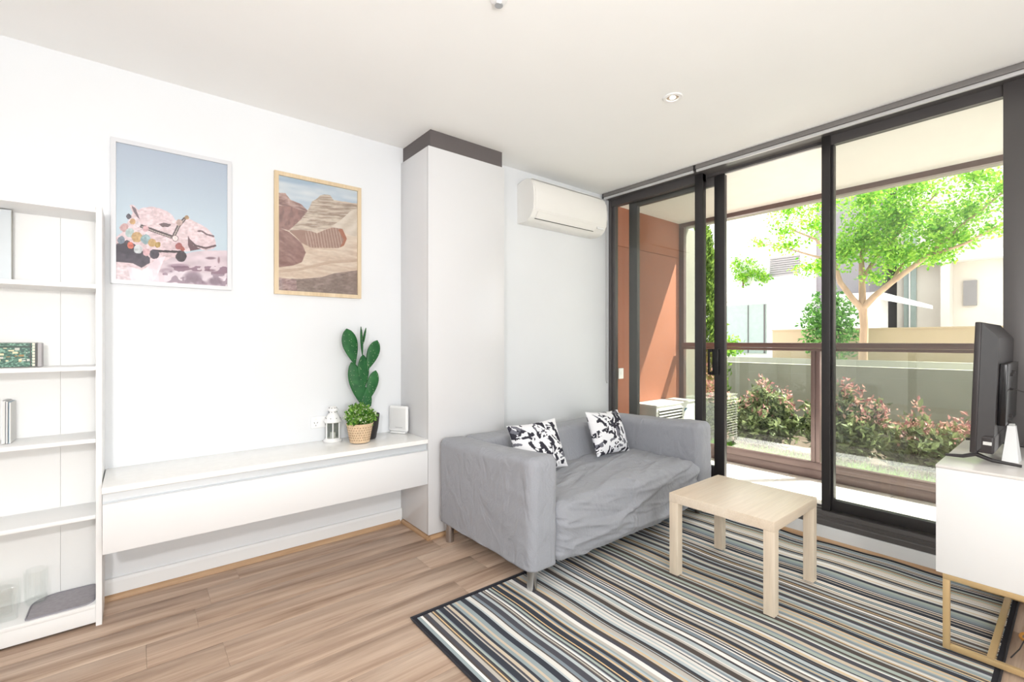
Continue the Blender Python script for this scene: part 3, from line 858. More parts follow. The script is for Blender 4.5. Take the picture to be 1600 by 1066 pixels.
abk(MB().rbox(-0.924, -0.1435, Y0b + 0.012, Y0b + 0.028, 0.012, 0.079, 0.0012, 1), 'plinth', M['laminate'])
abk(MB().box(-0.93, -0.2819, Y1b + 0.001, Y1b + 0.006, 0.02, 1.92), 'back_panel', M['cream'], None)
abk(MB().box(-0.281, -0.135, Y1b + 0.001, Y1b + 0.006, 0.02, 1.92), 'back_panel', M['cream'], None)

# things on the shelves
pn = empty('grey_panel', 'pale grey rectangular panel standing at the back of the top shelf', 'panel', loc=(-0.62, 3.05, 1.567))
adopt(MB().rbox(-0.80, -0.432, 3.030, 3.050, 1.5665, 1.893, 0.002, 1).build('backing', mat('grey_edge', (168, 166, 160), 0.7, var=0.04), None, 30), pn)
adopt(MB().box(-0.798, -0.435, 3.0265, 3.0295, 1.5675, 1.892).build('face', mat('pale_grey_face', (206, 212, 216), 0.25, spec=0.5, var=0.02), None), pn)

def circuit():
    h, w = 90, 220
    X, Y = raster(h, w)
    rg = np.random.RandomState(3)
    img = np.zeros((h, w, 3)); img[:] = (66, 112, 92)
    nz = vnoise(X, Y, 60, 26, 4, 2)
    img[nz > 0.55] = (44, 82, 70)
    img[nz < 0.36] = (120, 160, 140)
    for k in range(70):
        a, b, s1, s2 = rg.rand() * 0.95, rg.rand() * 0.9, rg.uniform(0.01, 0.05), rg.uniform(0.02, 0.1)
        c = [(214, 206, 170), (40, 60, 54), (190, 190, 180), (150, 120, 70)][rg.randint(4)]
        img[(X > a) & (X < a + s1) & (Y > b) & (Y < b + s2)] = c
    img[(X > 0.50) & (X < 0.66) & (Y > 0.34) & (Y < 0.8)] = (222, 190, 150)
    for k in range(12):
        a, b = rg.uniform(0.52, 0.63), rg.uniform(0.4, 0.72)
        img[(abs(X - a) < 0.008) & (abs(Y - b) < 0.03)] = (190, 100, 70)
    img[(Y < 0.2) & (Y > 0.12)] = (38, 66, 56)
    img[(X > 0.945) & (X < 0.955)] = (50, 52, 50)
    img[(X > 0.962) & (X < 0.985) & ((Y * 40).astype(int) % 5 < 4)] = (222, 216, 196)
    img[X > 0.985] = (56, 58, 58)
    return srgb_lin(img)
cbd = empty('circuit_board_box', 'green printed circuit board box with a grey end lying on the second shelf down', 'box', loc=(-0.5, 2.95, 1.189))
adopt(MB().rbox(-0.72, -0.345, 2.953, 3.0, 1.189, 1.298, 0.003, 1).build('case', mat('grey_case', (172, 168, 164), 0.6, var=0.04), None, 30), cbd)
adopt(MB().rbox(-0.344, -0.329, 2.951, 3.0, 1.189, 1.297, 0.004, 2).build('end_cap', mat('grey_end', (178, 174, 176), 0.6, var=0.04), None, 30), cbd)
img = circuit()
u, v = np.meshgrid(np.linspace(0, 1, img.shape[1] + 1), np.linspace(0, 1, img.shape[0] + 1))
P = np.stack([-0.718 + u * 0.372, np.full(u.shape, 2.9515), 1.296 - v * 0.105], -1)
adopt(grid_mesh('printed_face', P, img, mat_attr('circuit_print', rough=0.4)), cbd)

mags = [(-0.452, 0.010, (236, 236, 238), 'thin white magazine upright on the third shelf, left of the grey one'), (-0.440, 0.006, (178, 180, 188), 'thin grey magazine upright on the third shelf'), (-0.431, 0.006, (150, 180, 200), 'blue grey magazine upright on the third shelf, nearest the bare boards')]
for k, (xx, th, c, lb) in enumerate(mags):
    e = empty('magazine', lb, 'magazine', 'magazines on the third shelf', loc=(xx, 2.98, 0.858))
    adopt(MB().prism([(2.945, 0.858), (2.949, 1.047 - 0.004 * k), (3.07, 1.045 - 0.004 * k), (3.07, 0.858)], 'x', xx, xx + th * 0.25).build('cover', mat('magazine_cover', c, 0.4, var=0.03), None), e)
    adopt(MB().prism([(2.9465, 0.859), (2.9505, 1.044 - 0.004 * k), (3.068, 1.043 - 0.004 * k), (3.068, 0.859)], 'x', xx + th * 0.25, xx + th).build('pages', mat('paper', (226, 226, 224), 0.8, var=0.02), None), e)

mt_ = empty('placemat', 'soft grey felt mat lying on the bottom shelf', 'mat', loc=(-0.26, 2.97, 0.099))
def rounded(x0, x1, y0, y1, rs, n=8):
    cs = [(x0, y0, rs[0], 180), (x1, y0, rs[1], 270), (x1, y1, rs[2], 0), (x0, y1, rs[3], 90)]
    out = []
    for (cx, cy_, r, a0), (sx, sy) in zip(cs, ((1, 1), (-1, 1), (-1, -1), (1, -1))):
        for k in range(n + 1):
            a = R(a0 + 90 * k / n)
            out.append((cx + sx * r + r * math.cos(a), cy_ + sy * r + r * math.sin(a)))
    return out
adopt(MB().prism(rounded(-0.372, -0.148, 2.862, 3.08, (0.01, 0.045, 0.03, 0.09)), 'z', 0.0985, 0.103).build('felt', mat('grey_felt', (164, 160, 165), 0.95, var=0.08, vscale=60), None), mt_)
rim_pts = [(x, y_, 0.104) for x, y_ in rounded(-0.370, -0.150, 2.864, 3.078, (0.01, 0.045, 0.03, 0.09))]
adopt(MB().tube(rim_pts + [rim_pts[0]], 0.003, 6).build('stitched_edge', mat('grey_binding', (150, 148, 155), 0.9, var=0.05), None, 60), mt_)
M['jar'] = mat_glass('thick_clear_glass', (0.98, 0.99, 0.985), 1.0, 1.7)
gj = empty('glass_block', 'square clear glass block on the bottom shelf at the frame edge', 'glass', loc=(-0.46, 2.95, 0.099))
adopt(MB().rbox(-0.535, -0.398, 2.90, 3.0, 0.099, 0.252, 0.012, 3).build('outer_glass', M['jar'], None, 60), gj)
adopt(MB().rbox(-0.515, -0.418, 2.92, 2.98, 0.12, 0.235, 0.012, 3, (6, 6, 6), disp=lambda p, n: p + n * 0.006 * mnoise.noise(p * 40)).build('inner_surface', M['jar'], None, 60), gj)
gv = empty('ribbed_glass_vase', 'ribbed clear glass vase behind the square glass block', 'vase', loc=(-0.36, 3.03, 0.104))
vb = MB(); nn = 48
prof = [(0.034, 0.0), (0.036, 0.01), (0.04, 0.14), (0.041, 0.15)]
vs, fs = [], []
for r_, z_ in prof:
    for k in range(nn):
        a = 2 * math.pi * k / nn
        q_ = r_ * (1 + 0.05 * math.cos(a * 12))
        vs.append((-0.358 + q_ * math.cos(a), 3.034 + q_ * math.sin(a), 0.1045 + z_))
for i in range(len(prof) - 1):
    for k in range(nn):
        fs.append((i * nn + k, i * nn + (k + 1) % nn, (i + 1) * nn + (k + 1) % nn, (i + 1) * nn + k))
vb.add(vs, fs)
adopt(vb.build('vessel', M['jar'], None, 60), gv)
adopt(MB().lathe([(0.03, 0.0), (0.033, 0.012)], (-0.358, 3.034, 0.1047), 24).build('thick_base', M['jar'], None, 60), gv)

# ------------------------------------------------------------------ pictures
def paint_camel():
    h, w = 264, 186
    u, v = raster(h, w)
    a, b, c, d, e, f, g, hh = homog([(70, 75), (772, 215), (775, 975), (85, 935)])
    den = g * u + hh * v + 1
    X = (a * u + b * v + c) / den; Y = (d * u + e * v + f) / den
    img = np.zeros((h, w, 3))
    t = np.clip(v / 0.75, 0, 1)[..., None]
    img[:] = np.array((190, 200, 216)) * (1 - t) + np.array((203, 219, 229)) * t
    def fill(poly, col, nz=0, seed=0, sc=(0.02, 0.02)):
        m = inpoly(X, Y, poly)
        cc = np.array(col, float)
        if nz:
            q = vnoise(X, Y, sc[0], sc[1], seed, 3)[m][:, None] - 0.5
            img[m] = np.clip(cc + q * nz, 0, 255)
        else:
            img[m] = cc
        return m
    bgp = [(300, 830), (420, 800), (560, 762), (640, 752), (790, 752), (790, 990), (60, 990), (200, 930)]
    fill(bgp, (226, 208, 216), 40, 1, (0.015, 0.03))
    for (cx, cy_, rx, ry, col) in ((560, 920, 60, 40, (138, 106, 124)), (700, 945, 50, 28, (132, 96, 116)), (672, 800, 34, 9, (150, 124, 136)), (672, 876, 34, 9, (160, 132, 146)), (722, 812, 8, 22, (160, 130, 140)), (470, 850, 70, 16, (178, 150, 166)), (400, 880, 50, 18, (186, 160, 174)), (620, 960, 40, 20, (150, 116, 134))):
        dd_ = ((X - cx) / rx) ** 2 + ((Y - cy_) / ry) ** 2
        k = np.clip(1.3 - dd_, 0, 1)[..., None]
        img[:] = img * (1 - k) + np.array(col) * k
    fill([(60, 690), (120, 640), (160, 560), (182, 520), (160, 470), (188, 472), (215, 502), (240, 490), (300, 480), (352, 492), (402, 512), (432, 536), (450, 566), (480, 574), (505, 556), (530, 550), (560, 568), (602, 588), (642, 610), (672, 640), (692, 666), (702, 700), (706, 722), (692, 738), (665, 747), (640, 753), (610, 746), (570, 738), (540, 757), (500, 762), (470, 792), (420, 802), (380, 822), (330, 930), (300, 950), (60, 950)],
         (230, 206, 211), 70, 2, (0.05, 0.09))
    m = (vnoise(X, Y, 0.02, 0.03, 77, 3) > 0.56) & (Y > 850) & (X > 330)
    img[m] = img[m] * 0.35 + np.array((118, 80, 102)) * 0.65
    fill([(70, 720), (150, 690), (220, 730), (292, 800), (292, 832), (242, 862), (182, 832), (70, 824)], (78, 66, 82), 60, 3, (0.04, 0.06))
    fill([(150, 850), (250, 880), (340, 800), (390, 790), (330, 930), (300, 950), (180, 950)], (240, 222, 230), 50, 5, (0.03, 0.015))
    fill([(172, 474), (200, 492), (228, 562), (206, 542), (186, 510)], (118, 92, 102))
    fill([(345, 590), (380, 580), (425, 592), (405, 610), (365, 606)], (92, 62, 70))
    for pts, wd, col in (([(235, 602), (330, 636), (425, 668)], 11, (70, 46, 50)), ([(438, 668), (470, 600), (506, 556)], 11, (70, 46, 50)), ([(240, 606), (330, 640), (425, 672)], 2, (214, 196, 190)), ([(440, 664), (472, 600), (504, 560)], 2, (214, 196, 190)),
                         ([(335, 758), (420, 760), (500, 762)], 7, (56, 42, 48)), ([(540, 688), (575, 722), (640, 738), (700, 722)], 6, (92, 60, 68)), ([(592, 632), (615, 632), (645, 652), (690, 664)], 5, (104, 72, 80)), ([(300, 486), (310, 540)], 3, (214, 192, 198))):
        img[segdist(X, Y, pts) < wd] = col
    fill([(528, 660), (545, 690), (562, 722), (612, 744), (545, 756), (530, 720)], (104, 64, 74))
    for (cx, cy_, r_, col) in ((158, 545, 17, (74, 66, 82)), (182, 575, 19, (196, 152, 98)), (215, 593, 17, (226, 210, 216)), (265, 618, 19, (216, 170, 176)), (130, 614, 27, (206, 166, 166)), (165, 645, 29, (190, 206, 206)), (112, 690, 23, (128, 140, 156)), (210, 670, 33, (206, 170, 120)), (265, 685, 30, (158, 182, 188)), (170, 723, 21, (216, 120, 100)), (305, 706, 26, (202, 166, 110)), (340, 718, 19, (186, 154, 84)), (220, 746, 27, (214, 216, 218)), (270, 766, 23, (226, 184, 190)), (320, 776, 30, (72, 62, 78)), (472, 726, 22, (166, 86, 86)), (494, 742, 16, (180, 96, 86)), (488, 790, 34, (66, 50, 60)), (520, 548, 13, (176, 140, 100)), (474, 578, 19, (196, 166, 158)), (448, 678, 20, (120, 90, 92)), (448, 678, 16, (232, 214, 214))):
        dist = np.hypot(X - cx, Y - cy_) + 7 * (vnoise(X, Y, 0.06, 0.06, int(cx), 2) - 0.5)
        m = dist < r_
        q_ = vnoise(X, Y, 0.08, 0.08, int(cy_), 2)[m][:, None] - 0.5
        img[m] = np.clip(np.array(col) + q_ * 60, 0, 255)
    return srgb_lin(img)

def paint_desert():
    h, w = 264, 184
    u, v = raster(h, w)
    a, b, c, d, e, f, g, hh = homog([(165, 110), (742, 228), (737, 982), (160, 942)])
    den = g * u + hh * v + 1
    X = (a * u + b * v + c) / den; Y = (d * u + e * v + f) / den
    img = np.zeros((h, w, 3))
    cl = np.clip(vnoise(u, v, 3, 14, 11, 3) * 1.8 - 0.5, 0, 1)[..., None]
    img[:] = np.array((176, 194, 212)) * (1 - cl) + np.array((224, 228, 232)) * cl
    def fill(poly, col, col2=None, fn=None, nz=16, seed=0):
        m = inpoly(X, Y, poly)
        cc = np.zeros(X.shape + (3,)); cc[:] = col
        if col2 is not None:
            k = fn(X, Y)[..., None]
            cc = cc * (1 - k) + np.array(col2) * k
        cc += (vnoise(X, Y, 0.05, 0.09, seed, 3)[..., None] - 0.5) * nz
        img[m] = np.clip(cc, 0, 255)[m]
    strat = lambda sx, sy, sl, sd: (lambda X, Y: np.clip((vnoise(X, Y + sl * X, sx, sy, sd, 4) - 0.38) * 3.2, 0, 1))
    wave = lambda fx, fy, ph=0: (lambda X, Y: 0.5 + 0.5 * np.sin((X * fx + Y * fy) + ph + 2.5 * vnoise(X, Y, 0.01, 0.01, 5, 2)))
    fill([(150, 420), (375, 362), (450, 340), (560, 290), (760, 320), (760, 990), (150, 990)], (214, 192, 174), (228, 212, 196), strat(0.008, 0.06, -0.15, 24), 18, 1)
    fill([(240, 516), (330, 430), (378, 370), (410, 300), (440, 285), (470, 258), (500, 250), (542, 254), (570, 295), (640, 312), (700, 318), (760, 335), (760, 480), (540, 490), (440, 528)], (214, 200, 186), (172, 152, 138), strat(0.012, 0.11, -0.05, 21), 30, 2)
    fill([(760, 350), (700, 366), (660, 400), (600, 450), (545, 482), (640, 522), (700, 552), (760, 556)], (226, 214, 202), (214, 200, 186), wave(0.05, 0.05), 16, 3)
    fill([(150, 232), (180, 238), (215, 240), (252, 288), (330, 320), (378, 368), (330, 430), (240, 512), (150, 490)], (150, 120, 116), (200, 172, 164), strat(0.012, 0.08, -0.3, 22), 40, 4)
    fill([(150, 330), (260, 340), (360, 375), (330, 425), (240, 508), (150, 485)], (168, 132, 126), (144, 114, 110), strat(0.05, 0.02, 0.2, 23), 24, 5)
    fill([(242, 516), (320, 506), (400, 516), (446, 532), (500, 508), (560, 490), (630, 500), (662, 572), (642, 620), (600, 640), (400, 636), (330, 600), (290, 556)], (168, 136, 124), (206, 184, 170), lambda X, Y: np.clip(np.sin(X * 0.3 - Y * 0.05 + 3 * vnoise(X, Y, 0.01, 0.01, 31, 2)) - 0.35, 0, 1) * 1.3 * (X > 360), 16, 6)
    fill([(600, 505), (632, 500), (664, 572), (642, 622), (612, 636), (640, 580)], (178, 120, 96), None, None, 16, 7)
    fill([(150, 485), (240, 520), (330, 600), (362, 672), (332, 742), (262, 766), (150, 778)], (148, 112, 106), (168, 134, 126), strat(0.012, 0.05, -0.6, 25), 26, 8)
    fill([(150, 795), (330, 780), (540, 730), (760, 720), (760, 740), (540, 752), (330, 800), (150, 820)], (206, 182, 164), None, None, 20, 9)
    fill([(150, 858), (330, 862), (480, 850), (570, 822), (760, 800), (760, 1000), (150, 1000)], (148, 130, 122), (164, 144, 136), strat(0.03, 0.06, 0.0, 26), 40, 10)
    fill([(150, 850), (290, 868), (300, 990), (150, 990)], (156, 128, 128), (190, 164, 158), strat(0.03, 0.1, 0.1, 27), 50, 12)
    return srgb_lin(img)

M['print'] = mat_attr('art_print', rough=0.45, coat=0.0)
def inked(a): return a ** 1.1 * 0.94
def picture(x0, x1, z0, z1, bw, fm, img, label, depth=0.022):
    e = empty('picture_frame', label, 'picture', loc=((x0 + x1) / 2, YW - 0.01, z0))
    y1, y0 = YW - 0.001, YW - depth
    mb = MB()
    # four mitred bars
    O = [(x0, z0), (x1, z0), (x1, z1), (x0, z1)]
    I = [(x0 + bw, z0 + bw), (x1 - bw, z0 + bw), (x1 - bw, z1 - bw), (x0 + bw, z1 - bw)]
    for k in range(4):
        j = (k + 1) % 4
        bar = MB().prism([O[k], O[j], I[j], I[k]], 'y', y0, y1)
        adopt(bar.build('frame_bar', fm, None), e)
    adopt(MB().box(x0 + bw * 0.6, x1 - bw * 0.6, y1 - 0.008, y1 - 0.002, z0 + bw * 0.6, z1 - bw * 0.6).build('backing', M['black'], None), e)
    hgt, wid = img.shape[:2]
    u, v = np.meshgrid(np.linspace(0, 1, wid + 1), np.linspace(0, 1, hgt + 1))
    P = np.stack([x0 + bw + u * (x1 - x0 - 2 * bw), np.full(u.shape, y1 - 0.0095), z1 - bw - v * (z1 - z0 - 2 * bw)], -1)
    adopt(grid_mesh('print', P, img, M['print']), e)
    adopt(MB().box(x0 + bw, x1 - bw, y0 + 0.004, y0 + 0.006, z0 + bw, z1 - bw).build('glazing', M['picglass'], None), e)
    return e
picture(-0.100, 0.427, 1.597, 2.337, 0.021, mat('white_frame', (214, 215, 219), 0.35, var=0.01), inked(paint_camel()), 'white framed print of a camel head with tassels')
picture(0.651, 1.187, 1.592, 2.343, 0.024, mat_wood('pale_oak_frame', (204, 181, 148), (214, 193, 161), (224, 206, 178), 0.5, 'z', 1.0, False, 0), inked(paint_desert()), 'oak framed print of banded desert rocks')

# ------------------------------------------------------------------ sockets, lantern, plants, router
so = empty('power_outlet', 'white double power outlet on the wall behind the lantern', 'outlet', loc=(0.925, YW, 0.78))
adopt(MB().rbox(0.866, 0.984, YW - 0.010, YW - 0.001, 0.745, 0.818, 0.003, 2).build('plate', M['white'], None, 30), so)
for cx in (0.895, 0.955):
    adopt(MB().rbox(cx - 0.006, cx + 0.006, YW - 0.0135, YW - 0.010, 0.797, 0.809, 0.002, 1).build('switch', M['acwhite'], None, 30), so)
    hb = MB()
    for (ax, az, rot) in ((-0.009, 0.006, 0.5), (0.009, 0.006, -0.5), (0, -0.011, 0)):
        cc, ss = math.cos(rot), math.sin(rot)
        q = [(-0.0016, -0.0045), (0.0016, -0.0045), (0.0016, 0.0045), (-0.0016, 0.0045)]
        hb.prism([(cx + ax + cc * a - ss * b, 0.774 + az + ss * a + cc * b) for a, b in q], 'y', YW - 0.0106, YW - 0.0102)
    adopt(hb.build('pin_slots', M['darkslot'], None), so)

LX, LY, LZ = 0.985, 3.045, 0.6605
ln = empty('candle_lantern', 'small white metal candle lantern with glass sides on the stone top', 'lantern', loc=(LX, LY, LZ))
def al(mb, name, m, smooth=40): return adopt(mb.build(name, m, None, smooth), ln)
al(MB().lathe([(0.056, 0), (0.057, 0.008), (0.05, 0.014), (0.044, 0.022)], (LX, LY, LZ), 28), 'base', M['white'])
for k in range(6):
    a = R(60 * k + 12)
    px, py = LX + 0.043 * math.cos(a), LY + 0.043 * math.sin(a)
    al(MB().tube([(px, py, LZ + 0.02), (px, py, LZ + 0.125)], 0.004, 8), 'post', M['white'])
    a2 = R(60 * (k + 1) + 12)
    qx, qy = LX + 0.043 * math.cos(a2), LY + 0.043 * math.sin(a2)
    d_ = Vector((qx - px, qy - py, 0)).normalized() * 0.004
    nrm = Vector((math.cos((a + a2) / 2), math.sin((a + a2) / 2), 0)) * 0.0008
    A = Vector((px, py, 0)) + d_; B = Vector((qx, qy, 0)) - d_
    vs = []
    for z in (LZ + 0.024, LZ + 0.122):
        vs += [A + nrm + Vector((0, 0, z)), B + nrm + Vector((0, 0, z)), B - nrm + Vector((0, 0, z)), A - nrm + Vector((0, 0, z))]
    al(MB().add(vs, [(0, 3, 2, 1), (4, 5, 6, 7), (0, 1, 5, 4), (1, 2, 6, 5), (2, 3, 7, 6), (3, 0, 4, 7)]), 'pane', M['glass'], None)
al(MB().lathe([(0.05, 0.122), (0.054, 0.126), (0.053, 0.132), (0.034, 0.168), (0.027, 0.178), (0.024, 0.180), (0.024, 0.196), (0.033, 0.199), (0.031, 0.207), (0.014, 0.222), (0.002, 0.225)], (LX, LY, LZ), 28), 'roof', M['white'])
hb = MB()
for k in range(8):
    a = R(45 * k + 10)
    for (r_, z_) in ((0.0455, 0.150), (0.0255, 0.188), (0.024, 0.214)):
        c_ = Vector((LX + r_ * math.cos(a), LY + r_ * math.sin(a), LZ + z_))
        o_ = Vector((math.cos(a), math.sin(a), 0.3)).normalized() * 0.0012
        hb.tube([c_ - o_, c_ + o_], 0.0026, 8)
al(hb, 'vent_holes', M['darkslot'])['kind'] = 'stuff'
hr = []
for k in range(19):
    a = math.pi * k / 18
    hr.append((LX - 0.036 * math.cos(a), LY + 0.012 + 0.0 * k, LZ + 0.20 + 0.03 * math.sin(a) * 0.8))
al(MB().tube(hr, 0.0015, 6), 'handle', M['white'])
al(MB().lathe([(0.018, 0.0), (0.018, 0.035), (0.003, 0.035)], (LX, LY, LZ + 0.022), 20), 'candle', M['acwhite'])

# basket plant
BX, BY, BZ = 1.105, 2.898, 0.6605
bp = empty('potted_plant', 'bushy small leaved green plant in a woven straw pot', 'plant', loc=(BX, BY, BZ))
nr, ns = 15, 52
vs, fs = [], []
for i in range(nr * 3 + 1):
    t = i / (nr * 3)
    z = 0.004 + 0.118 * t
    r0 = 0.058 + 0.022 * t
    row = i // 3
    for k in range(ns * 2):
        a = 2 * math.pi * k / (ns * 2)
        bulge = math.sin(math.pi * ((i % 3) + 0.5) / 3)
        wv = math.cos(math.pi * k / 2 + math.pi * row)
        r_ = r0 + 0.0022 * bulge * wv + 0.0008 * bulge
        vs.append((BX + r_ * math.cos(a), BY + r_ * math.sin(a), BZ + z))
n2 = ns * 2
for i in range(nr * 3):
    for k in range(n2):
        fs.append((i * n2 + k, i * n2 + (k + 1) % n2, (i + 1) * n2 + (k + 1) % n2, (i + 1) * n2 + k))
straw = mat('natural_straw', (218, 192, 160), 0.75, spec=0.25, var=0.12, vscale=70)
ob = adopt(MB().add(vs, fs).build('woven_pot', straw, None, 60), bp)
rim = [(BX + 0.081 * math.cos(R(10 * k)), BY + 0.081 * math.sin(R(10 * k)), BZ + 0.122) for k in range(37)]
adopt(MB().tube(rim, 0.0032, 6).build('rim', straw, None, 60), bp)
gaps = MB()
for i in range(2, nr - 1, 2):
    t = (i + 0.5) / nr
    for k in range(0, 30):
        a = 2 * math.pi * (k + 0.5 * ((i // 2) % 2)) / 30
        r_ = 0.058 + 0.022 * t + 0.0034
        c_ = Vector((BX + r_ * math.cos(a), BY + r_ * math.sin(a), BZ + 0.004 + 0.118 * t))
        tv = Vector((-math.sin(a), math.cos(a), 0)); nv = Vector((math.cos(a), math.sin(a), -0.18))
        q = [c_ + tv * 0.0028 + nv * 0.0006 + Vector((0, 0, 0.003)), c_ - tv * 0.0028 + nv * 0.0006 + Vector((0, 0, 0.0016)), c_ - tv * 0.0028 + nv * 0.0006 - Vector((0, 0, 0.003)), c_ + tv * 0.0028 + nv * 0.0006 - Vector((0, 0, 0.0016))]
        gaps.add(q, [(0, 1, 2, 3)])
go = adopt(gaps.build('weave_gap_shade', mat('shadowed_straw', (120, 82, 56), 0.9, var=0.1), None, None, False), bp)  # brown patches paint the shade of the weave holes onto the pot
go['kind'] = 'stuff'
adopt(MB().lathe([(0.05, 0.10), (0.078, 0.112), (0.0, 0.118)], (BX, BY, BZ), 24).build('soil', M['soil'], None, 60), bp)
rg = np.random.RandomState(44)
pts = blob_pts([((BX, BY, BZ + 0.165), (0.09, 0.09, 0.06), 1000), ((BX - 0.01, BY, BZ + 0.20), (0.06, 0.06, 0.045), 350), ((BX + 0.05, BY - 0.03, BZ + 0.15), (0.05, 0.05, 0.04), 200), ((BX - 0.05, BY - 0.03, BZ + 0.15), (0.05, 0.05, 0.04), 200)], rg, 0.3)
adopt(leaf_mesh('foliage', pts, 0.026, M['leaf_pot'], None, rg, up=0.7, aspect=0.6), bp)
pts = blob_pts([((BX, BY, BZ + 0.172), (0.104, 0.104, 0.064), 150)], rg, 0.9)
adopt(leaf_mesh('buds', pts, 0.014, M['flower'], None, rg, up=0.7, aspect=0.7), bp)

# cactus
KX, KY, KZ = 1.19, 2.985, 0.6605
ck = empty('prickly_pear_cactus', 'tall flat padded cactus in a black tapered pot', 'cactus', loc=(KX, KY, KZ))
M['cactus'] = mat('cactus_skin', (26, 82, 44), 0.5, spec=0.35, var=0.18, vscale=22, col2=(46, 106, 56))
M['spot'] = mat('cactus_spots', (196, 208, 170), 0.8, var=0.05)
adopt(MB().lathe([(0.048, 0), (0.055, 0.004), (0.069, 0.075), (0.078, 0.158), (0.076, 0.163), (0.071, 0.16), (0.068, 0.145)], (KX, KY, KZ), 36, False).build('pot', mat('matt_black_pot', (44, 41, 42), 0.5, spec=0.4, var=0.06), None, 50), ck)
adopt(MB().lathe([(0.0, 0.14), (0.04, 0.147), (0.069, 0.145)], (KX, KY, KZ), 24, False).build('soil', M['soil'], None, 60), ck)
spots = MB()
spot_rng = random.Random(9)
def pad(b, t, w, th=0.02, yaw=0.0, yb=KY, yt=None, taper=1.3):
    yt = yb if yt is None else yt
    B = Vector((b[0], yb, b[1])); T = Vector((t[0], yt, t[1]))
    ax = (T - B); L = ax.length; ax.normalize()
    face = Vector((math.sin(yaw), -math.cos(yaw), 0)); face = (face - ax * face.dot(ax)).normalized()
    side = ax.cross(face).normalized()
    nu, nv_ = 20, 14
    vs, fs = [], []
    for i in range(nv_ + 1):
        t_ = i / nv_
        hw = w / 2 * max(0.0, math.sin(math.pi * min(1, t_) ** taper)) ** 0.62 if 0 < i < nv_ else 0.002
        ht = th / 2 * (max(0.0, math.sin(math.pi * t_)) ** 0.5) if 0 < i < nv_ else 0.002
        for k in range(nu):
            a = 2 * math.pi * k / nu
            vs.append(B + ax * (L * t_) + side * hw * math.cos(a) + face * ht * math.sin(a))
    for i in range(nv_):
        for k in range(nu):
            fs.append((i * nu + k, i * nu + (k + 1) % nu, (i + 1) * nu + (k + 1) % nu, (i + 1) * nu + k))
    fs.append(tuple(range(nu))[::-1]); fs.append(tuple(nv_ * nu + k for k in range(nu)))
    adopt(MB().add(vs, fs).build('pad', M['cactus'], None, 180), ck)
    for q_ in range(16):
        t_ = spot_rng.uniform(0.12, 0.92); s_ = spot_rng.uniform(-0.85, 0.85)
        hw = w / 2 * math.sin(math.pi * t_ ** taper) ** 0.62
        ht = th / 2 * math.sin(math.pi * t_) ** 0.5
        for sg in (1, -1):
            c_ = B + ax * (L * t_) + side * hw * s_ + face * sg * ht * math.sqrt(1 - s_ * s_)
            spots.tube([c_ - face * 0.0006, c_ + face * sg * 0.001 + face * 0.0006], 0.0015, 5)
pad((1.185, 0.80), (1.178, 1.0), 0.078, 0.024)
pad((1.168, 0.99), (1.160, 1.215), 0.088, 0.02, 0.25)
pad((1.156, 1.205), (1.146, 1.40), 0.085, 0.018, 1.15)
pad((1.158, 1.28), (1.180, 1.392), 0.055, 0.015, 1.2)
pad((1.168, 0.86), (1.083, 1.168), 0.098, 0.02, -0.1, taper=1.35)
pad((1.108, 1.145), (1.052, 1.385), 0.105, 0.02, 0.1, taper=1.5)
pad((1.186, 1.105), (1.258, 1.31), 0.088, 0.019, 0.05, taper=1.5)
pad((1.193, 0.90), (1.247, 1.108), 0.078, 0.018, 0.0, taper=1.5)
sp = adopt(spots.build('areoles', M['spot'], None), ck)
sp['kind'] = 'stuff'

# router
ro = empty('modem_router', 'white slab-shaped modem standing on its edge beside the column', 'router', loc=(1.43, 3.02, 0.6605))
ro.rotation_euler = (0, 0, R(-62))
def aro(mb, name, m, s=40):
    o = mb.build(name, m, ro, s); return o
aro(MB().rbox(-0.078, 0.078, -0.013, 0.013, 0.012, 0.19, 0.012, 4), 'case', M['white'])
aro(MB().rbox(-0.066, 0.066, -0.0145, -0.0128, 0.03, 0.175, 0.006, 2), 'front_cover', mat('pearl_plastic', (228, 228, 228), 0.3, var=0.01))
aro(MB().rbox(-0.06, 0.06, -0.02, 0.02, 0.0, 0.0118, 0.004, 2), 'foot', M['white'])
aro(MB().box(-0.02, 0.04, -0.0155, -0.0147, 0.04, 0.043), 'status_strip', mat('grey_print', (176, 176, 178), 0.6, var=0.02), None)

# ------------------------------------------------------------------ split air conditioner
acn = empty('air_conditioner', 'white split air conditioner high on the wall by the window', 'air conditioner', loc=(2.85, 2.8, 2.25))
def aac(mb, name, m, s=40): return adopt(mb.build(name, m, None, s), acn)
X0a, X1a = 2.405, 3.29
prof = [(2.894, 2.258), (2.894, 2.572), (2.83, 2.590), (2.78, 2.594), (2.745, 2.586), (2.722, 2.566), (2.705, 2.53), (2.695, 2.47), (2.694, 2.40), (2.700, 2.345), (2.712, 2.318), (2.735, 2.285), (2.77, 2.262), (2.82, 2.254)]
aac(MB().prism(prof, 'x', X0a, X1a), 'body', M['acwhite'])
fp = [(2.7235, 2.572), (2.702, 2.535), (2.691, 2.47), (2.690, 2.40), (2.6955, 2.343), (2.699, 2.345), (2.6935, 2.40), (2.6945, 2.47), (2.7045, 2.53), (2.7255, 2.569)]
aac(MB().prism(fp, 'x', X0a + 0.018, X1a - 0.018), 'front_panel', M['acwhite'])
aac(MB().prism([(2.7005, 2.325), (2.7305, 2.279), (2.7345, 2.282), (2.7055, 2.328)], 'x', X0a + 0.05, X1a - 0.14), 'louvre_flap', M['acwhite'])
aac(MB().prism([(2.7345, 2.279), (2.7385, 2.2755), (2.7415, 2.2785), (2.7385, 2.282)], 'x', X0a + 0.05, X1a - 0.14), 'air_slot', M['darkslot'], None)
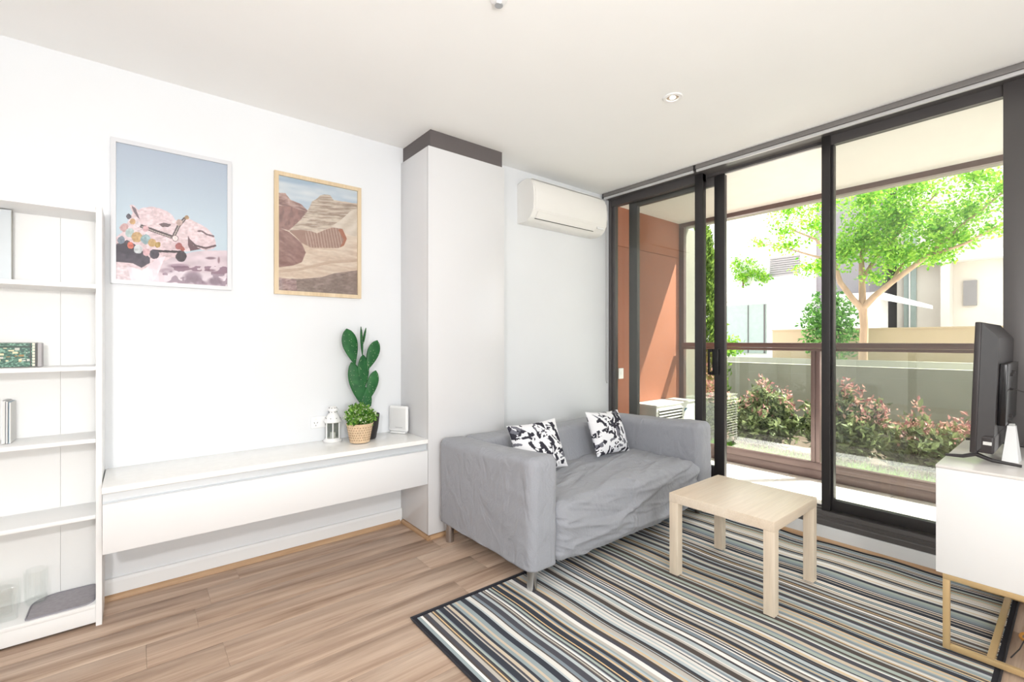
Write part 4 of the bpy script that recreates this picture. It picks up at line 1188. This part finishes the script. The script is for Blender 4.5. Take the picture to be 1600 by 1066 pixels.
aac(MB().rbox(X1a - 0.12, X1a - 0.03, 2.7035, 2.712, 2.298, 2.318, 0.002, 1), 'display_window', M['white'])
aac(MB().box(X0a + 0.03, X1a - 0.03, 2.74, 2.88, 2.5935, 2.5965), 'intake_grille', M['white'], None)

# ------------------------------------------------------------------ blinds
def blind(y0, y1, label, chain):
    e = empty('roller_blind', label, 'blind', loc=(3.45, (y0 + y1) / 2, 2.64))
    adopt(MB().rbox(3.432, 3.497, y0, y1, 2.664, H - 0.001, 0.006, 3).build('cassette', mat('grey_cassette', (128, 125, 124), 0.4, metal=0.3, var=0.03), None, 40), e)
    adopt(MB().rbox(3.436, 3.452, y0 + 0.004, y1 - 0.004, 2.642, 2.6625, 0.003, 2).build('bottom_bar', mat('silver_bar', (206, 206, 208), 0.35, metal=0.4, var=0.02), None, 40), e)
    adopt(MB().rbox(3.430, 3.499, y1 + 0.0005, y1 + 0.006, 2.655, H - 0.001, 0.002, 1).build('end_cap', M['frame2'], None, 40), e)
    adopt(MB().rbox(3.430, 3.499, y0 - 0.006, y0 - 0.0005, 2.655, H - 0.001, 0.002, 1).build('end_cap', M['frame2'], None, 40), e)
    if chain:
        cp = [(3.463, y1 - 0.012, 2.66), (3.463, y1 - 0.012, 0.93), (3.468, y1 - 0.016, 0.905), (3.476, y1 - 0.016, 0.905), (3.48, y1 - 0.012, 0.93), (3.48, y1 - 0.012, 2.66)]
        adopt(MB().tube(cp, 0.0022, 6).build('chain', mat('grey_chain', (150, 148, 148), 0.5, var=0.04), None, 60), e)
blind(1.946, 2.862, 'dark rolled blind above the left fixed pane', True)
blind(-0.6, 1.930, 'long dark rolled blind above the open door and right pane', False)

# ------------------------------------------------------------------ ceiling fittings
def downlight(x, y_, label):
    e = empty('downlight', label, 'downlight', 'recessed ceiling downlights', loc=(x, y_, H))
    adopt(MB().lathe([(0.034, -0.001), (0.036, -0.008), (0.052, -0.007), (0.056, -0.0005)], (x, y_, H), 32, False).build('trim_ring', M['white'], None, 40), e)
    adopt(MB().lathe([(0.0, -0.0015), (0.034, -0.002)], (x, y_, H), 32, False).build('reflector', mat('lamp_reflector', (205, 200, 186), 0.25, metal=0.6, var=0.02), None, 60), e)
    m, t, b = mat_new('lamp_face'); b.inputs['Emission Color'].default_value = (1, 0.95, 0.86, 1); b.inputs['Emission Strength'].default_value = 6.0
    adopt(MB().lathe([(0.0, -0.007), (0.013, -0.006), (0.017, -0.0025)], (x, y_, H), 24, False).build('lamp', m, None, 60), e)
    return e
downlight(2.383, 1.477, 'white recessed ceiling downlight above the side table')
sk = empty('sprinkler', 'small white ceiling sprinkler at the top edge of the view', 'sprinkler', loc=(1.149, 1.50, H))
adopt(MB().lathe([(0.036, -0.0005), (0.034, -0.006), (0.012, -0.010), (0.010, -0.022)], (1.149, 1.50, H), 28).build('escutcheon', M['white'], None, 40), sk)
adopt(MB().lathe([(0.016, -0.0285), (0.017, -0.026), (0.004, -0.0225)], (1.149, 1.50, H), 16).build('deflector', M['chrome'], None, 40), sk)

# ------------------------------------------------------------------ rug
rugc = [(68, 71, 80), (92, 85, 82), (162, 174, 178), (196, 204, 206), (236, 233, 228), (200, 194, 186), (228, 200, 154), (142, 153, 162), (180, 190, 183), (88, 88, 96), (246, 244, 240), (214, 200, 180), (108, 99, 94)]
rr_ = random.Random(12)
RX0, RX1, RY0, RY1 = 1.0, 3.44, 0.20, 1.985
edges = [RX0, RX0 + 0.022]; cols = [(52, 52, 58)]
seq_dark = [0, 0, 1, 9, 12]; seq_light = [3, 4, 10, 5, 11]; seq_mid = [2, 7, 8, 6]
x = RX0 + 0.022
k = 0
last = -1
while x < RX1 - 0.03:
    u_ = rr_.random()
    if u_ < 0.41:
        ci = rr_.choice(seq_dark); w_ = rr_.choice([0.006, 0.007, 0.008, 0.010, 0.013, 0.018, 0.028])
    elif u_ < 0.92:
        ci = rr_.choice(seq_light + seq_light + [2, 3, 7, 8]); w_ = rr_.choice([0.005, 0.007, 0.009, 0.012, 0.016, 0.022])
    else:
        ci = 6; w_ = 0.006
    if rugc[ci] == last: continue
    last = rugc[ci]
    x = min(x + w_, RX1 - 0.02)
    edges.append(x); cols.append(rugc[ci])
edges.append(RX1); cols.append((52, 52, 58))
nY = 90
ys = np.concatenate([[RY0, RY0 + 0.02], np.linspace(RY0 + 0.02, RY1 - 0.02, nY)[1:], [RY1]])
xs = np.array(edges)
GX, GY = np.meshgrid(xs, ys)
# gentle ripples, stronger towards the window
amp = 0.0006 + 0.009 * np.clip((GX - 2.92) / 0.45, 0, 1) * np.clip((GY - 0.45) / 0.3, 0, 1)
rip = amp * (np.sin(GY * 9 + GX * 2.2) * 0.5 + np.sin(GY * 17 - GX * 3 + 1.0) * 0.3 + 0.6)
under = np.clip(1 - np.hypot(GX - 2.58, GY - 1.2) / 0.6, 0, 1)
GZ = 0.006 + rip
GXs = GX + 0.0022 * np.sin(GY * 13 + GX * 7) * np.clip((GX - 1.05) / 0.2, 0, 1) * np.clip((3.4 - GX) / 0.2, 0, 1) + (0.012 * np.sin(GY * 3.1 + 0.5) + 0.005 * np.sin(GY * 8)) * np.clip((GX - 1.1) / 2.0, 0, 1)
skew = 0.02 * (GX - RX0) / 2.4
P = np.stack([GXs, GY - skew * (GY > RY1 - 0.5), GZ], -1)
C = np.zeros((len(ys) - 1, len(xs) - 1, 3))
for i, c in enumerate(cols):
    C[:, i] = srgb_lin(np.array(c, float))
C[0, :] = C[-1, :] = srgb_lin(np.array((52, 52, 58), float))
rug = empty('rug', 'striped flat woven rug in greys, cream and gold under the table', 'rug', loc=(2.2, 1.1, 0))
adopt(grid_mesh('pile', P, C, mat_attr('rug_weave', rough=0.95, bump=0.3, bscale=700, spec=0.1)), rug)
# binding as a rolled edge
bm_ = MB()
ring = [P[0, j] for j in range(0, len(xs), 3)] + [P[i, -1] for i in range(len(ys))] + [P[-1, j] for j in range(len(xs) - 1, -1, -3)] + [P[i, 0] for i in range(len(ys) - 1, -1, -1)]
clean = []
for p in ring:
    if not clean or (Vector(p) - Vector(clean[-1])).length > 0.01: clean.append(tuple(p))
bm_.tube([(p[0], p[1], p[2] - 0.001) for p in clean], 0.0045, 6)
adopt(bm_.build('binding', mat('charcoal_binding', (50, 50, 56), 0.9, var=0.08, vscale=80), None, 60), rug)

# ------------------------------------------------------------------ sofa
sf = empty('sofa', 'grey slipcovered two seat sofa with steel legs', 'sofa', loc=(2.45, 2.2, 0))
SX0, SX1, SY0, SY1 = 1.545, 3.362, 1.745, 2.675
def ss(x, a, b):
    t = min(1.0, max(0.0, (x - a) / (b - a)))
    return t * t * (3 - 2 * t)
def crease(p, f, seed, sharp=3.0):
    """thin ridges of slack cloth, 0..1"""
    w = Vector((mnoise.noise(p * 2.1 + Vector((seed, 0, 0))), mnoise.noise(p * 2.1 + Vector((0, seed, 0))), mnoise.noise(p * 2.1 + Vector((0, 0, seed))))) * 0.35
    v = mnoise.noise(p * f + w * f + Vector((seed, seed * 1.7, 0)))
    return max(0.0, 1 - abs(v) * sharp)
def arm_disp(side):
    def fn(p, n):
        c, s_ = math.cos(0.5), math.sin(0.5)
        pr = Vector((p.x, p.y * c + p.z * s_, (-p.y * s_ + p.z * c) * 2.2))
        a = 0.004 * mnoise.noise(p * 4.5) + 0.004 * (crease(pr, 2.0, 3.1 * side) - 0.4) + 0.0018 * crease(pr, 5.5, 8.3 * side, 3.5)
        q = p + n * a
        top = ss(p.z, 0.3, 0.68)
        q.z -= top * (0.035 * max(0, (p.y - 1.9)) / 0.78 + 0.010 * math.sin((p.y - SY0) * 3.2))
        q += Vector((n.x, n.y, 0)) * (1 - ss(p.z, 0.13, 0.26)) * 0.005 * mnoise.noise(Vector((p.x * 9, p.y * 9, 2)))
        q.z = max(q.z, 0.130)
        return q
    return fn
def back_disp(p, n):
    pr = Vector((p.x, p.y, p.z * 1.6))
    q = p + n * (0.004 * mnoise.noise(p * 4) + 0.005 * crease(pr, 2.4, 5.0) - 0.002)
    q.z -= ss(p.z, 0.4, 0.66) * 0.012 * math.sin((p.x - SX0) / (SX1 - SX0) * math.pi)
    q.y += 0.09 * ss(p.z, 0.3, 0.68) * (1 - ss(p.y, 2.38, 2.62))
    return q
def seat_disp(p, n):
    u = min(1.0, max(0.0, (p.x - (SX0 + 0.19)) / (SX1 - SX0 - 0.38)))
    v = min(1.0, max(0.0, (p.y - SY0) / 0.64))
    top = ss(p.z, 0.22, 0.40)
    q = Vector(p)
    q.z += top * (0.034 * math.sin(math.pi * u) ** 0.7 * (1 - v) - 0.012 * math.sin(2 * math.pi * u) * v + 0.012 * mnoise.noise(Vector((p.x * 3, p.y * 3, 0))))
    # drag lines fanning from the left arm towards the front right
    d = Vector(((p.x + p.y * 0.9) * 0.7, (p.y - p.x * 0.35) * 5.0, p.z * 2))
    q.z += top * 0.011 * (crease(d, 1.7, 2.0, 3.4) - 0.3)
    q.z += top * 0.005 * crease(Vector((p.x * 1.2 - p.y * 0.8, p.y * 3.6 + p.x * 0.5, 1)), 3.0, 9.0, 3.4)
    r = math.hypot(p.x - 2.75, (p.y - 2.42) * 1.2)
    q.z += top * 0.007 * max(0, math.sin(r * 24 + 3 * mnoise.noise(p * 2))) * ss(0.55 - r, 0, 0.3)
    # the front valance: swagged slack cloth
    fr = 1 - ss(p.y, SY0 + 0.02, SY0 + 0.12)
    if fr > 0:
        k = min(1.0, max(0.0, (p.z - 0.12) / 0.3))
        q.y -= fr * 0.034 * math.sin(math.pi * min(1, k * 0.85 + 0.12)) * math.sin(math.pi * u) ** 0.4
        sag = p.z + 0.11 * math.sin(math.pi * u) - 0.10 * u
        e = Vector((p.x * 1.1, 0.0, sag * 5.5))
        q.y -= fr * (0.026 * (crease(e, 1.5, 4.0, 2.8) - 0.35) + 0.009 * crease(Vector((p.x * 1.4 + p.z, 0, sag * 13 + p.x * 1.5)), 1.6, 6.0, 3.2))
        q.z -= fr * (1 - k) * 0.012 * math.sin(math.pi * u) * (1 + 0.5 * mnoise.noise(Vector((p.x * 6, 0, 0))))
    return q
def asf(mb, name, m=None, s=180): return adopt(mb.build(name, m or M['sofa'], None, s), sf)
asf(MB().rbox(SX0, SX0 + 0.195, SY0, SY1, 0.07, 0.705, 0.05, 5, (8, 44, 30), arm_disp(1)), 'arm')
asf(MB().rbox(SX1 - 0.195, SX1, SY0, SY1, 0.07, 0.705, 0.05, 5, (8, 44, 30), arm_disp(2)), 'arm')
asf(MB().rbox(SX0 + 0.19, SX1 - 0.19, 2.36, SY1 + 0.0, 0.14, 0.672, 0.04, 4, (60, 8, 22), back_disp), 'backrest')
asf(MB().rbox(SX0 + 0.188, SX1 - 0.188, SY0 + 0.006, 2.42, 0.115, 0.425, 0.055, 5, (120, 56, 30), seat_disp), 'seat')
asf(MB().box(SX0 + 0.03, SX1 - 0.03, SY0 + 0.04, SY1 - 0.03, 0.136, 0.16), 'underframe', M['black'], None)
lg = MB().lathe([(0.0245, 0), (0.026, 0.003), (0.026, 0.126)], (0, 0, 0), 24)
l0 = lg.build('leg', M['chrome'], sf, 40)
for k, (x_, y_) in enumerate(((1.607, 1.815), (1.588, 2.60), (3.315, 1.84), (3.315, 2.60))):
    o = l0 if k == 0 else dup_part(l0, sf)
    o.location = Vector((x_, y_, 0.008 if y_ < 2 else 0.0)) - sf.location

# cushions
def paint_cushion(seed):
    h = w = 110
    X, Y = raster(h, w)
    rg = np.random.RandomState(seed)
    img = np.zeros((h, w, 3)); img[:] = (238, 238, 242)
    for k in range(80):
        cx, cy_ = rg.rand(2); a = rg.rand() * 6.283
        L, W = rg.uniform(0.08, 0.26), rg.uniform(0.03, 0.085)
        c, s_ = math.cos(a), math.sin(a)
        bend = rg.uniform(-3, 3)
        u_ = (X - cx) * c + (Y - cy_) * s_; v_ = -(X - cx) * s_ + (Y - cy_) * c
        v_ = v_ + bend * u_ * u_
        nz = (vnoise(u_ + 5, v_ + 5, 10, 60, seed + k, 2) - 0.5) * 0.03
        m = (abs(u_) < L / 2 + nz) & (abs(v_) < W / 2 * (1 - 0.5 * u_ / L) + nz)
        img[m] = (58, 57, 66) if rg.rand() < 0.75 else (116, 116, 126)
    for k in range(40):
        cx, cy_ = rg.rand(2); a = rg.rand() * 6.283
        c, s_ = math.cos(a), math.sin(a)
        u_ = (X - cx) * c + (Y - cy_) * s_; v_ = -(X - cx) * s_ + (Y - cy_) * c
        img[(abs(u_) < rg.uniform(0.03, 0.09)) & (abs(v_) < rg.uniform(0.008, 0.022))] = (240, 240, 244)
    return srgb_lin(img)
M['cushion'] = mat_attr('printed_cotton', rough=0.9, bump=0.2, bscale=500, spec=0.1)
def cushion(label, loc, rot, seed, w=0.41, h=0.335, T=0.065):
    e = empty('cushion', label, 'cushion', 'patterned cushions on the sofa', loc=loc)
    e.rotation_euler = rot
    for side, nm in ((1, 'front'), (-1, 'rear_cover')):
        img = paint_cushion(seed if side == 1 else seed + 50)
        n = img.shape[0]
        u, v = np.meshgrid(np.linspace(-1, 1, n + 1), np.linspace(-1, 1, n + 1))
        prof_ = (np.clip(1 - np.abs(u) ** 2.6, 0, 1) * np.clip(1 - np.abs(v) ** 2.6, 0, 1)) ** 0.62
        pinch = 1 - 0.07 * (1 - np.abs(u) ** 2) * np.abs(v) ** 3
        pinch2 = 1 - 0.07 * (1 - np.abs(v) ** 2) * np.abs(u) ** 3
        x_ = u * w / 2 * pinch2; z_ = -v * h / 2 * pinch + h / 2
        wr_ = 0.004 * (vnoise(u + 3, v + 3, 3, 3, seed, 3) - 0.5) * prof_
        y_ = -side * (T * prof_ + wr_)
        o = grid_mesh(nm, np.stack([x_, y_, z_], -1), img, M['cushion'], e, True)
    return e
cushion('black and white brush stroke cushion nearer the left arm', (2.07, 2.212, 0.45), (R(-22), R(-2), R(-4)), 3)
cushion('black and white brush stroke cushion near the right arm', (2.79, 2.218, 0.455), (R(-22), R(3), R(3)), 8)

# ------------------------------------------------------------------ side table
tb_ = empty('side_table', 'square birch veneer side table on the striped rug', 'table', loc=(2.59, 1.19, 0.01))
TX0, TX1, TY0, TY1 = 2.311, 2.861, 0.905, 1.455
adopt(MB().rbox(TX0, TX1, TY0, TY1, 0.409, 0.459, 0.002, 2).build('tabletop', M['birch'], None, 30), tb_)
lgm = MB().rbox(-0.025, 0.025, -0.025, 0.025, 0.0, 0.3985, 0.002, 2)
l0 = lgm.build('leg', M['birchz'], tb_, 30)
for k, (x_, y_) in enumerate(((TX0 + 0.026, TY0 + 0.026), (TX1 - 0.026, TY0 + 0.026), (TX0 + 0.026, TY1 - 0.026), (TX1 - 0.026, TY1 - 0.026))):
    o = l0 if k == 0 else dup_part(l0, tb_)
    o.location = Vector((x_, y_, 0.0102)) - tb_.location

# ------------------------------------------------------------------ television cabinet
tc_ = empty('television_cabinet', 'white cabinet on a brass frame by the window', 'cabinet', loc=(3.03, 0.19, 0.006))
def atc(mb, name, m, s=30): return adopt(mb.build(name, m, None, s), tc_)
atc(MB().rbox(2.6605, 3.42, -0.01, 0.372, 0.326, 0.768, 0.002, 1), 'body', M['laminate'])
atc(MB().rbox(2.642, 2.66, -0.011, 0.393, 0.326, 0.768, 0.0012, 1), 'end_panel', M['laminate'])
atc(MB().rbox(2.640, 3.422, -0.012, 0.394, 0.769, 0.7805, 0.0015, 1), 'top', mat('white_top', (234, 230, 226), 0.18, spec=0.5, var=0.01))
atc(MB().rbox(2.662, 3.03, 0.373, 0.392, 0.326, 0.768, 0.002, 1), 'door', M['laminate'])
atc(MB().rbox(3.033, 3.42, 0.373, 0.392, 0.326, 0.768, 0.002, 1), 'door', M['laminate'])
s = 0.022
zf = 0.012
for xx in (2.643, 3.397):
    for yy in (0.372, 0.0):
        atc(MB().rbox(xx, xx + s, yy - s if yy > 0.1 else yy, yy if yy > 0.1 else yy + s, zf, 0.303, 0.001, 1), 'leg', M['brass'])
    atc(MB().rbox(xx, xx + s, -0.0, 0.372, 0.3035, 0.3255, 0.001, 1), 'top_bar', M['brass'])
    atc(MB().rbox(xx + 0.001, xx + s - 0.001, 0.0225, 0.3495, zf, zf + s, 0.001, 1), 'foot_bar', M['brass'])
atc(MB().rbox(2.666, 3.396, 0.352, 0.371, 0.3035, 0.325, 0.001, 1), 'long_bar', M['brass'])
atc(MB().rbox(2.666, 3.396, 0.222, 0.244, zf, zf + 0.020, 0.001, 1), 'long_bar', M['brass'])

# television, turned with its back towards the camera
tv = empty('television', 'black flat television seen from behind on the white cabinet', 'television', loc=(3.09, 0.29, 0.7855))
tv.rotation_euler = (R(1.8), 0, R(-0.5))
def atv(mb, name, m, s=40): return mb.build(name, m, tv, s)
Wt = 0.335
atv(MB().rbox(-Wt, Wt, -0.008, 0.012, 0.045, 0.60, 0.004, 2), 'bezel', M['tvblack'])
atv(MB().box(-Wt + 0.012, Wt - 0.012, 0.0121, 0.0128, 0.06, 0.588), 'screen', M['tvpanel'], None)
# rear shell: chamfered
def frustum(x0, x1, z0, z1, y0, X0, X1, Z0, Z1, y1):
    vs = [(x0, y0, z0), (x1, y0, z0), (x1, y0, z1), (x0, y0, z1), (X0, y1, Z0), (X1, y1, Z0), (X1, y1, Z1), (X0, y1, Z1)]
    return MB().add(vs, [(0, 1, 2, 3), (4, 7, 6, 5), (0, 4, 5, 1), (1, 5, 6, 2), (2, 6, 7, 3), (3, 7, 4, 0)])
atv(frustum(-Wt + 0.006, Wt - 0.006, 0.05, 0.595, -0.0082, -Wt + 0.035, Wt - 0.035, 0.12, 0.535, -0.056), 'rear_shell', M['tvblack'], 20)
atv(MB().rbox(-0.235, 0.20, -0.082, -0.0562, 0.16, 0.425, 0.004, 2), 'electronics_cover', M['tvpanel'])
atv(MB().rbox(-Wt + 0.014, Wt - 0.014, -0.060, -0.0085, 0.047, 0.122, 0.01, 3), 'speaker_housing', M['tvblack'])
atv(MB().box(-Wt + 0.0128, -Wt + 0.0138, -0.052, -0.026, 0.084, 0.098), 'rating_label', mat('white_label', (222, 222, 218), 0.6, var=0.05, vscale=300), None)
for (xx, zz_) in ((-0.11, 0.375), (-0.05, 0.385), (-0.08, 0.31), (-0.09, 0.19), (-0.12, 0.17)):
    atv(MB().tube([(xx, -0.0822, zz_), (xx, -0.090, zz_)], 0.006, 10), 'bolt', M['tvblack'])
for xx in (-Wt + 0.07, Wt - 0.07):
    fb = MB().tube([(xx, 0.0, 0.06), (xx, 0.0, 0.03), (xx, 0.04, 0.012), (xx - 0.008, 0.095, 0.0075)], [0.011, 0.010, 0.008, 0.006], 8)
    fb.tube([(xx, 0.0, 0.03), (xx, -0.05, 0.013), (xx + 0.008, -0.135, 0.0075)], [0.010, 0.008, 0.006], 8)
    atv(fb, 'foot', M['tvblack'], 60)
wc = empty('white_device', 'white tapered upright device behind the television', 'device', loc=(2.975, 0.197, 0.781))  # tapered device, much like a wifi extender
adopt(MB().add([(2.93, 0.172, 0.781), (3.02, 0.168, 0.781), (3.025, 0.218, 0.781), (2.925, 0.222, 0.781), (2.962, 0.183, 0.935), (2.995, 0.182, 0.935), (2.996, 0.206, 0.935), (2.96, 0.207, 0.935)],
    [(0, 3, 2, 1), (4, 5, 6, 7), (0, 1, 5, 4), (1, 2, 6, 5), (2, 3, 7, 6), (3, 0, 4, 7)]).build('body', M['white'], None), wc)
adopt(MB().rbox(2.964, 2.993, 0.185, 0.204, 0.9352, 0.943, 0.003, 2).build('top_cap', mat('grey_cap', (206, 206, 204), 0.5, var=0.02), None, 40), wc)

# ------------------------------------------------------------------ pieces that belong to a part, one level deeper
def kids(root, nm): return [c for c in root.children if c.name.split('.')[0] == nm]
def nest(root, part, *names):
    p = kids(root, part)[0]
    for nm in names:
        for c in kids(root, nm):
            c.parent = p
            if root.type == 'EMPTY' and p.matrix_parent_inverse != Matrix.Identity(4):
                c.matrix_parent_inverse = Matrix.Identity(4)
nest(so, 'plate', 'switch', 'pin_slots')
nest(sw, 'plate', 'rocker')
nest(ln, 'roof', 'vent_holes')
nest(cd, 'body', 'fan_opening', 'slat', 'badge')
nest(tv, 'rear_shell', 'electronics_cover', 'speaker_housing')
for c in kids(tv, 'rating_label') + kids(tv, 'bolt'): c.parent = kids(tv, 'rear_shell')[0]
nest(bp, 'woven_pot', 'rim', 'weave_gap_shade', 'soil')
nest(ck, 'pot', 'soil')
nest(acn, 'body', 'air_slot', 'intake_grille', 'display_window')
nest(mt_, 'felt', 'stitched_edge')
nest(cb, 'drawer_front', 'finger_channel')
nest(wc, 'body', 'top_cap')

# cables
tag(MB().tube([(2.99, 0.165, 0.86), (3.03, 0.13, 0.85), (3.06, 0.09, 0.84), (3.08, 0.03, 0.80), (3.09, -0.006, 0.79)], 0.0025, 6).build('cable', M['tvblack'], None, 60), 'thin black cable curling from the white tapered device', 'cable')
tag(MB().tube([(3.0, 0.196, 1.098), (3.0, 0.18, 1.09), (3.02, 0.13, 1.07), (3.04, 0.06, 0.98), (3.05, 0.02, 0.80)], 0.0025, 6).build('cable', M['tvblack'], None, 60), 'thin black lead running from the back of the television', 'cable')
pts = []
for k in range(28):
    a = R(-30 + k * 13)
    pts.append((2.99 + 0.10 * math.cos(a + 1.6), 0.115 + 0.055 * math.sin(a + 1.6), 0.012 + 0.012 * (1 + math.sin(a * 1.5))))
tag(MB().tube(pts, 0.0055, 8).build('extension_cord', mat('amber_cord', (232, 160, 60), 0.45, var=0.05), None, 60), 'amber coiled cord on the floor under the white cabinet', 'cord')
tag(MB().tube([(2.79, 0.185, 0.004), (2.86, 0.165, 0.02), (2.93, 0.15, 0.05), (3.02, 0.12, 0.045), (3.1, 0.08, 0.004)], 0.0025, 6).build('cable', M['tvblack'], None, 60), 'thin dark lead looped over the amber cord', 'cable')
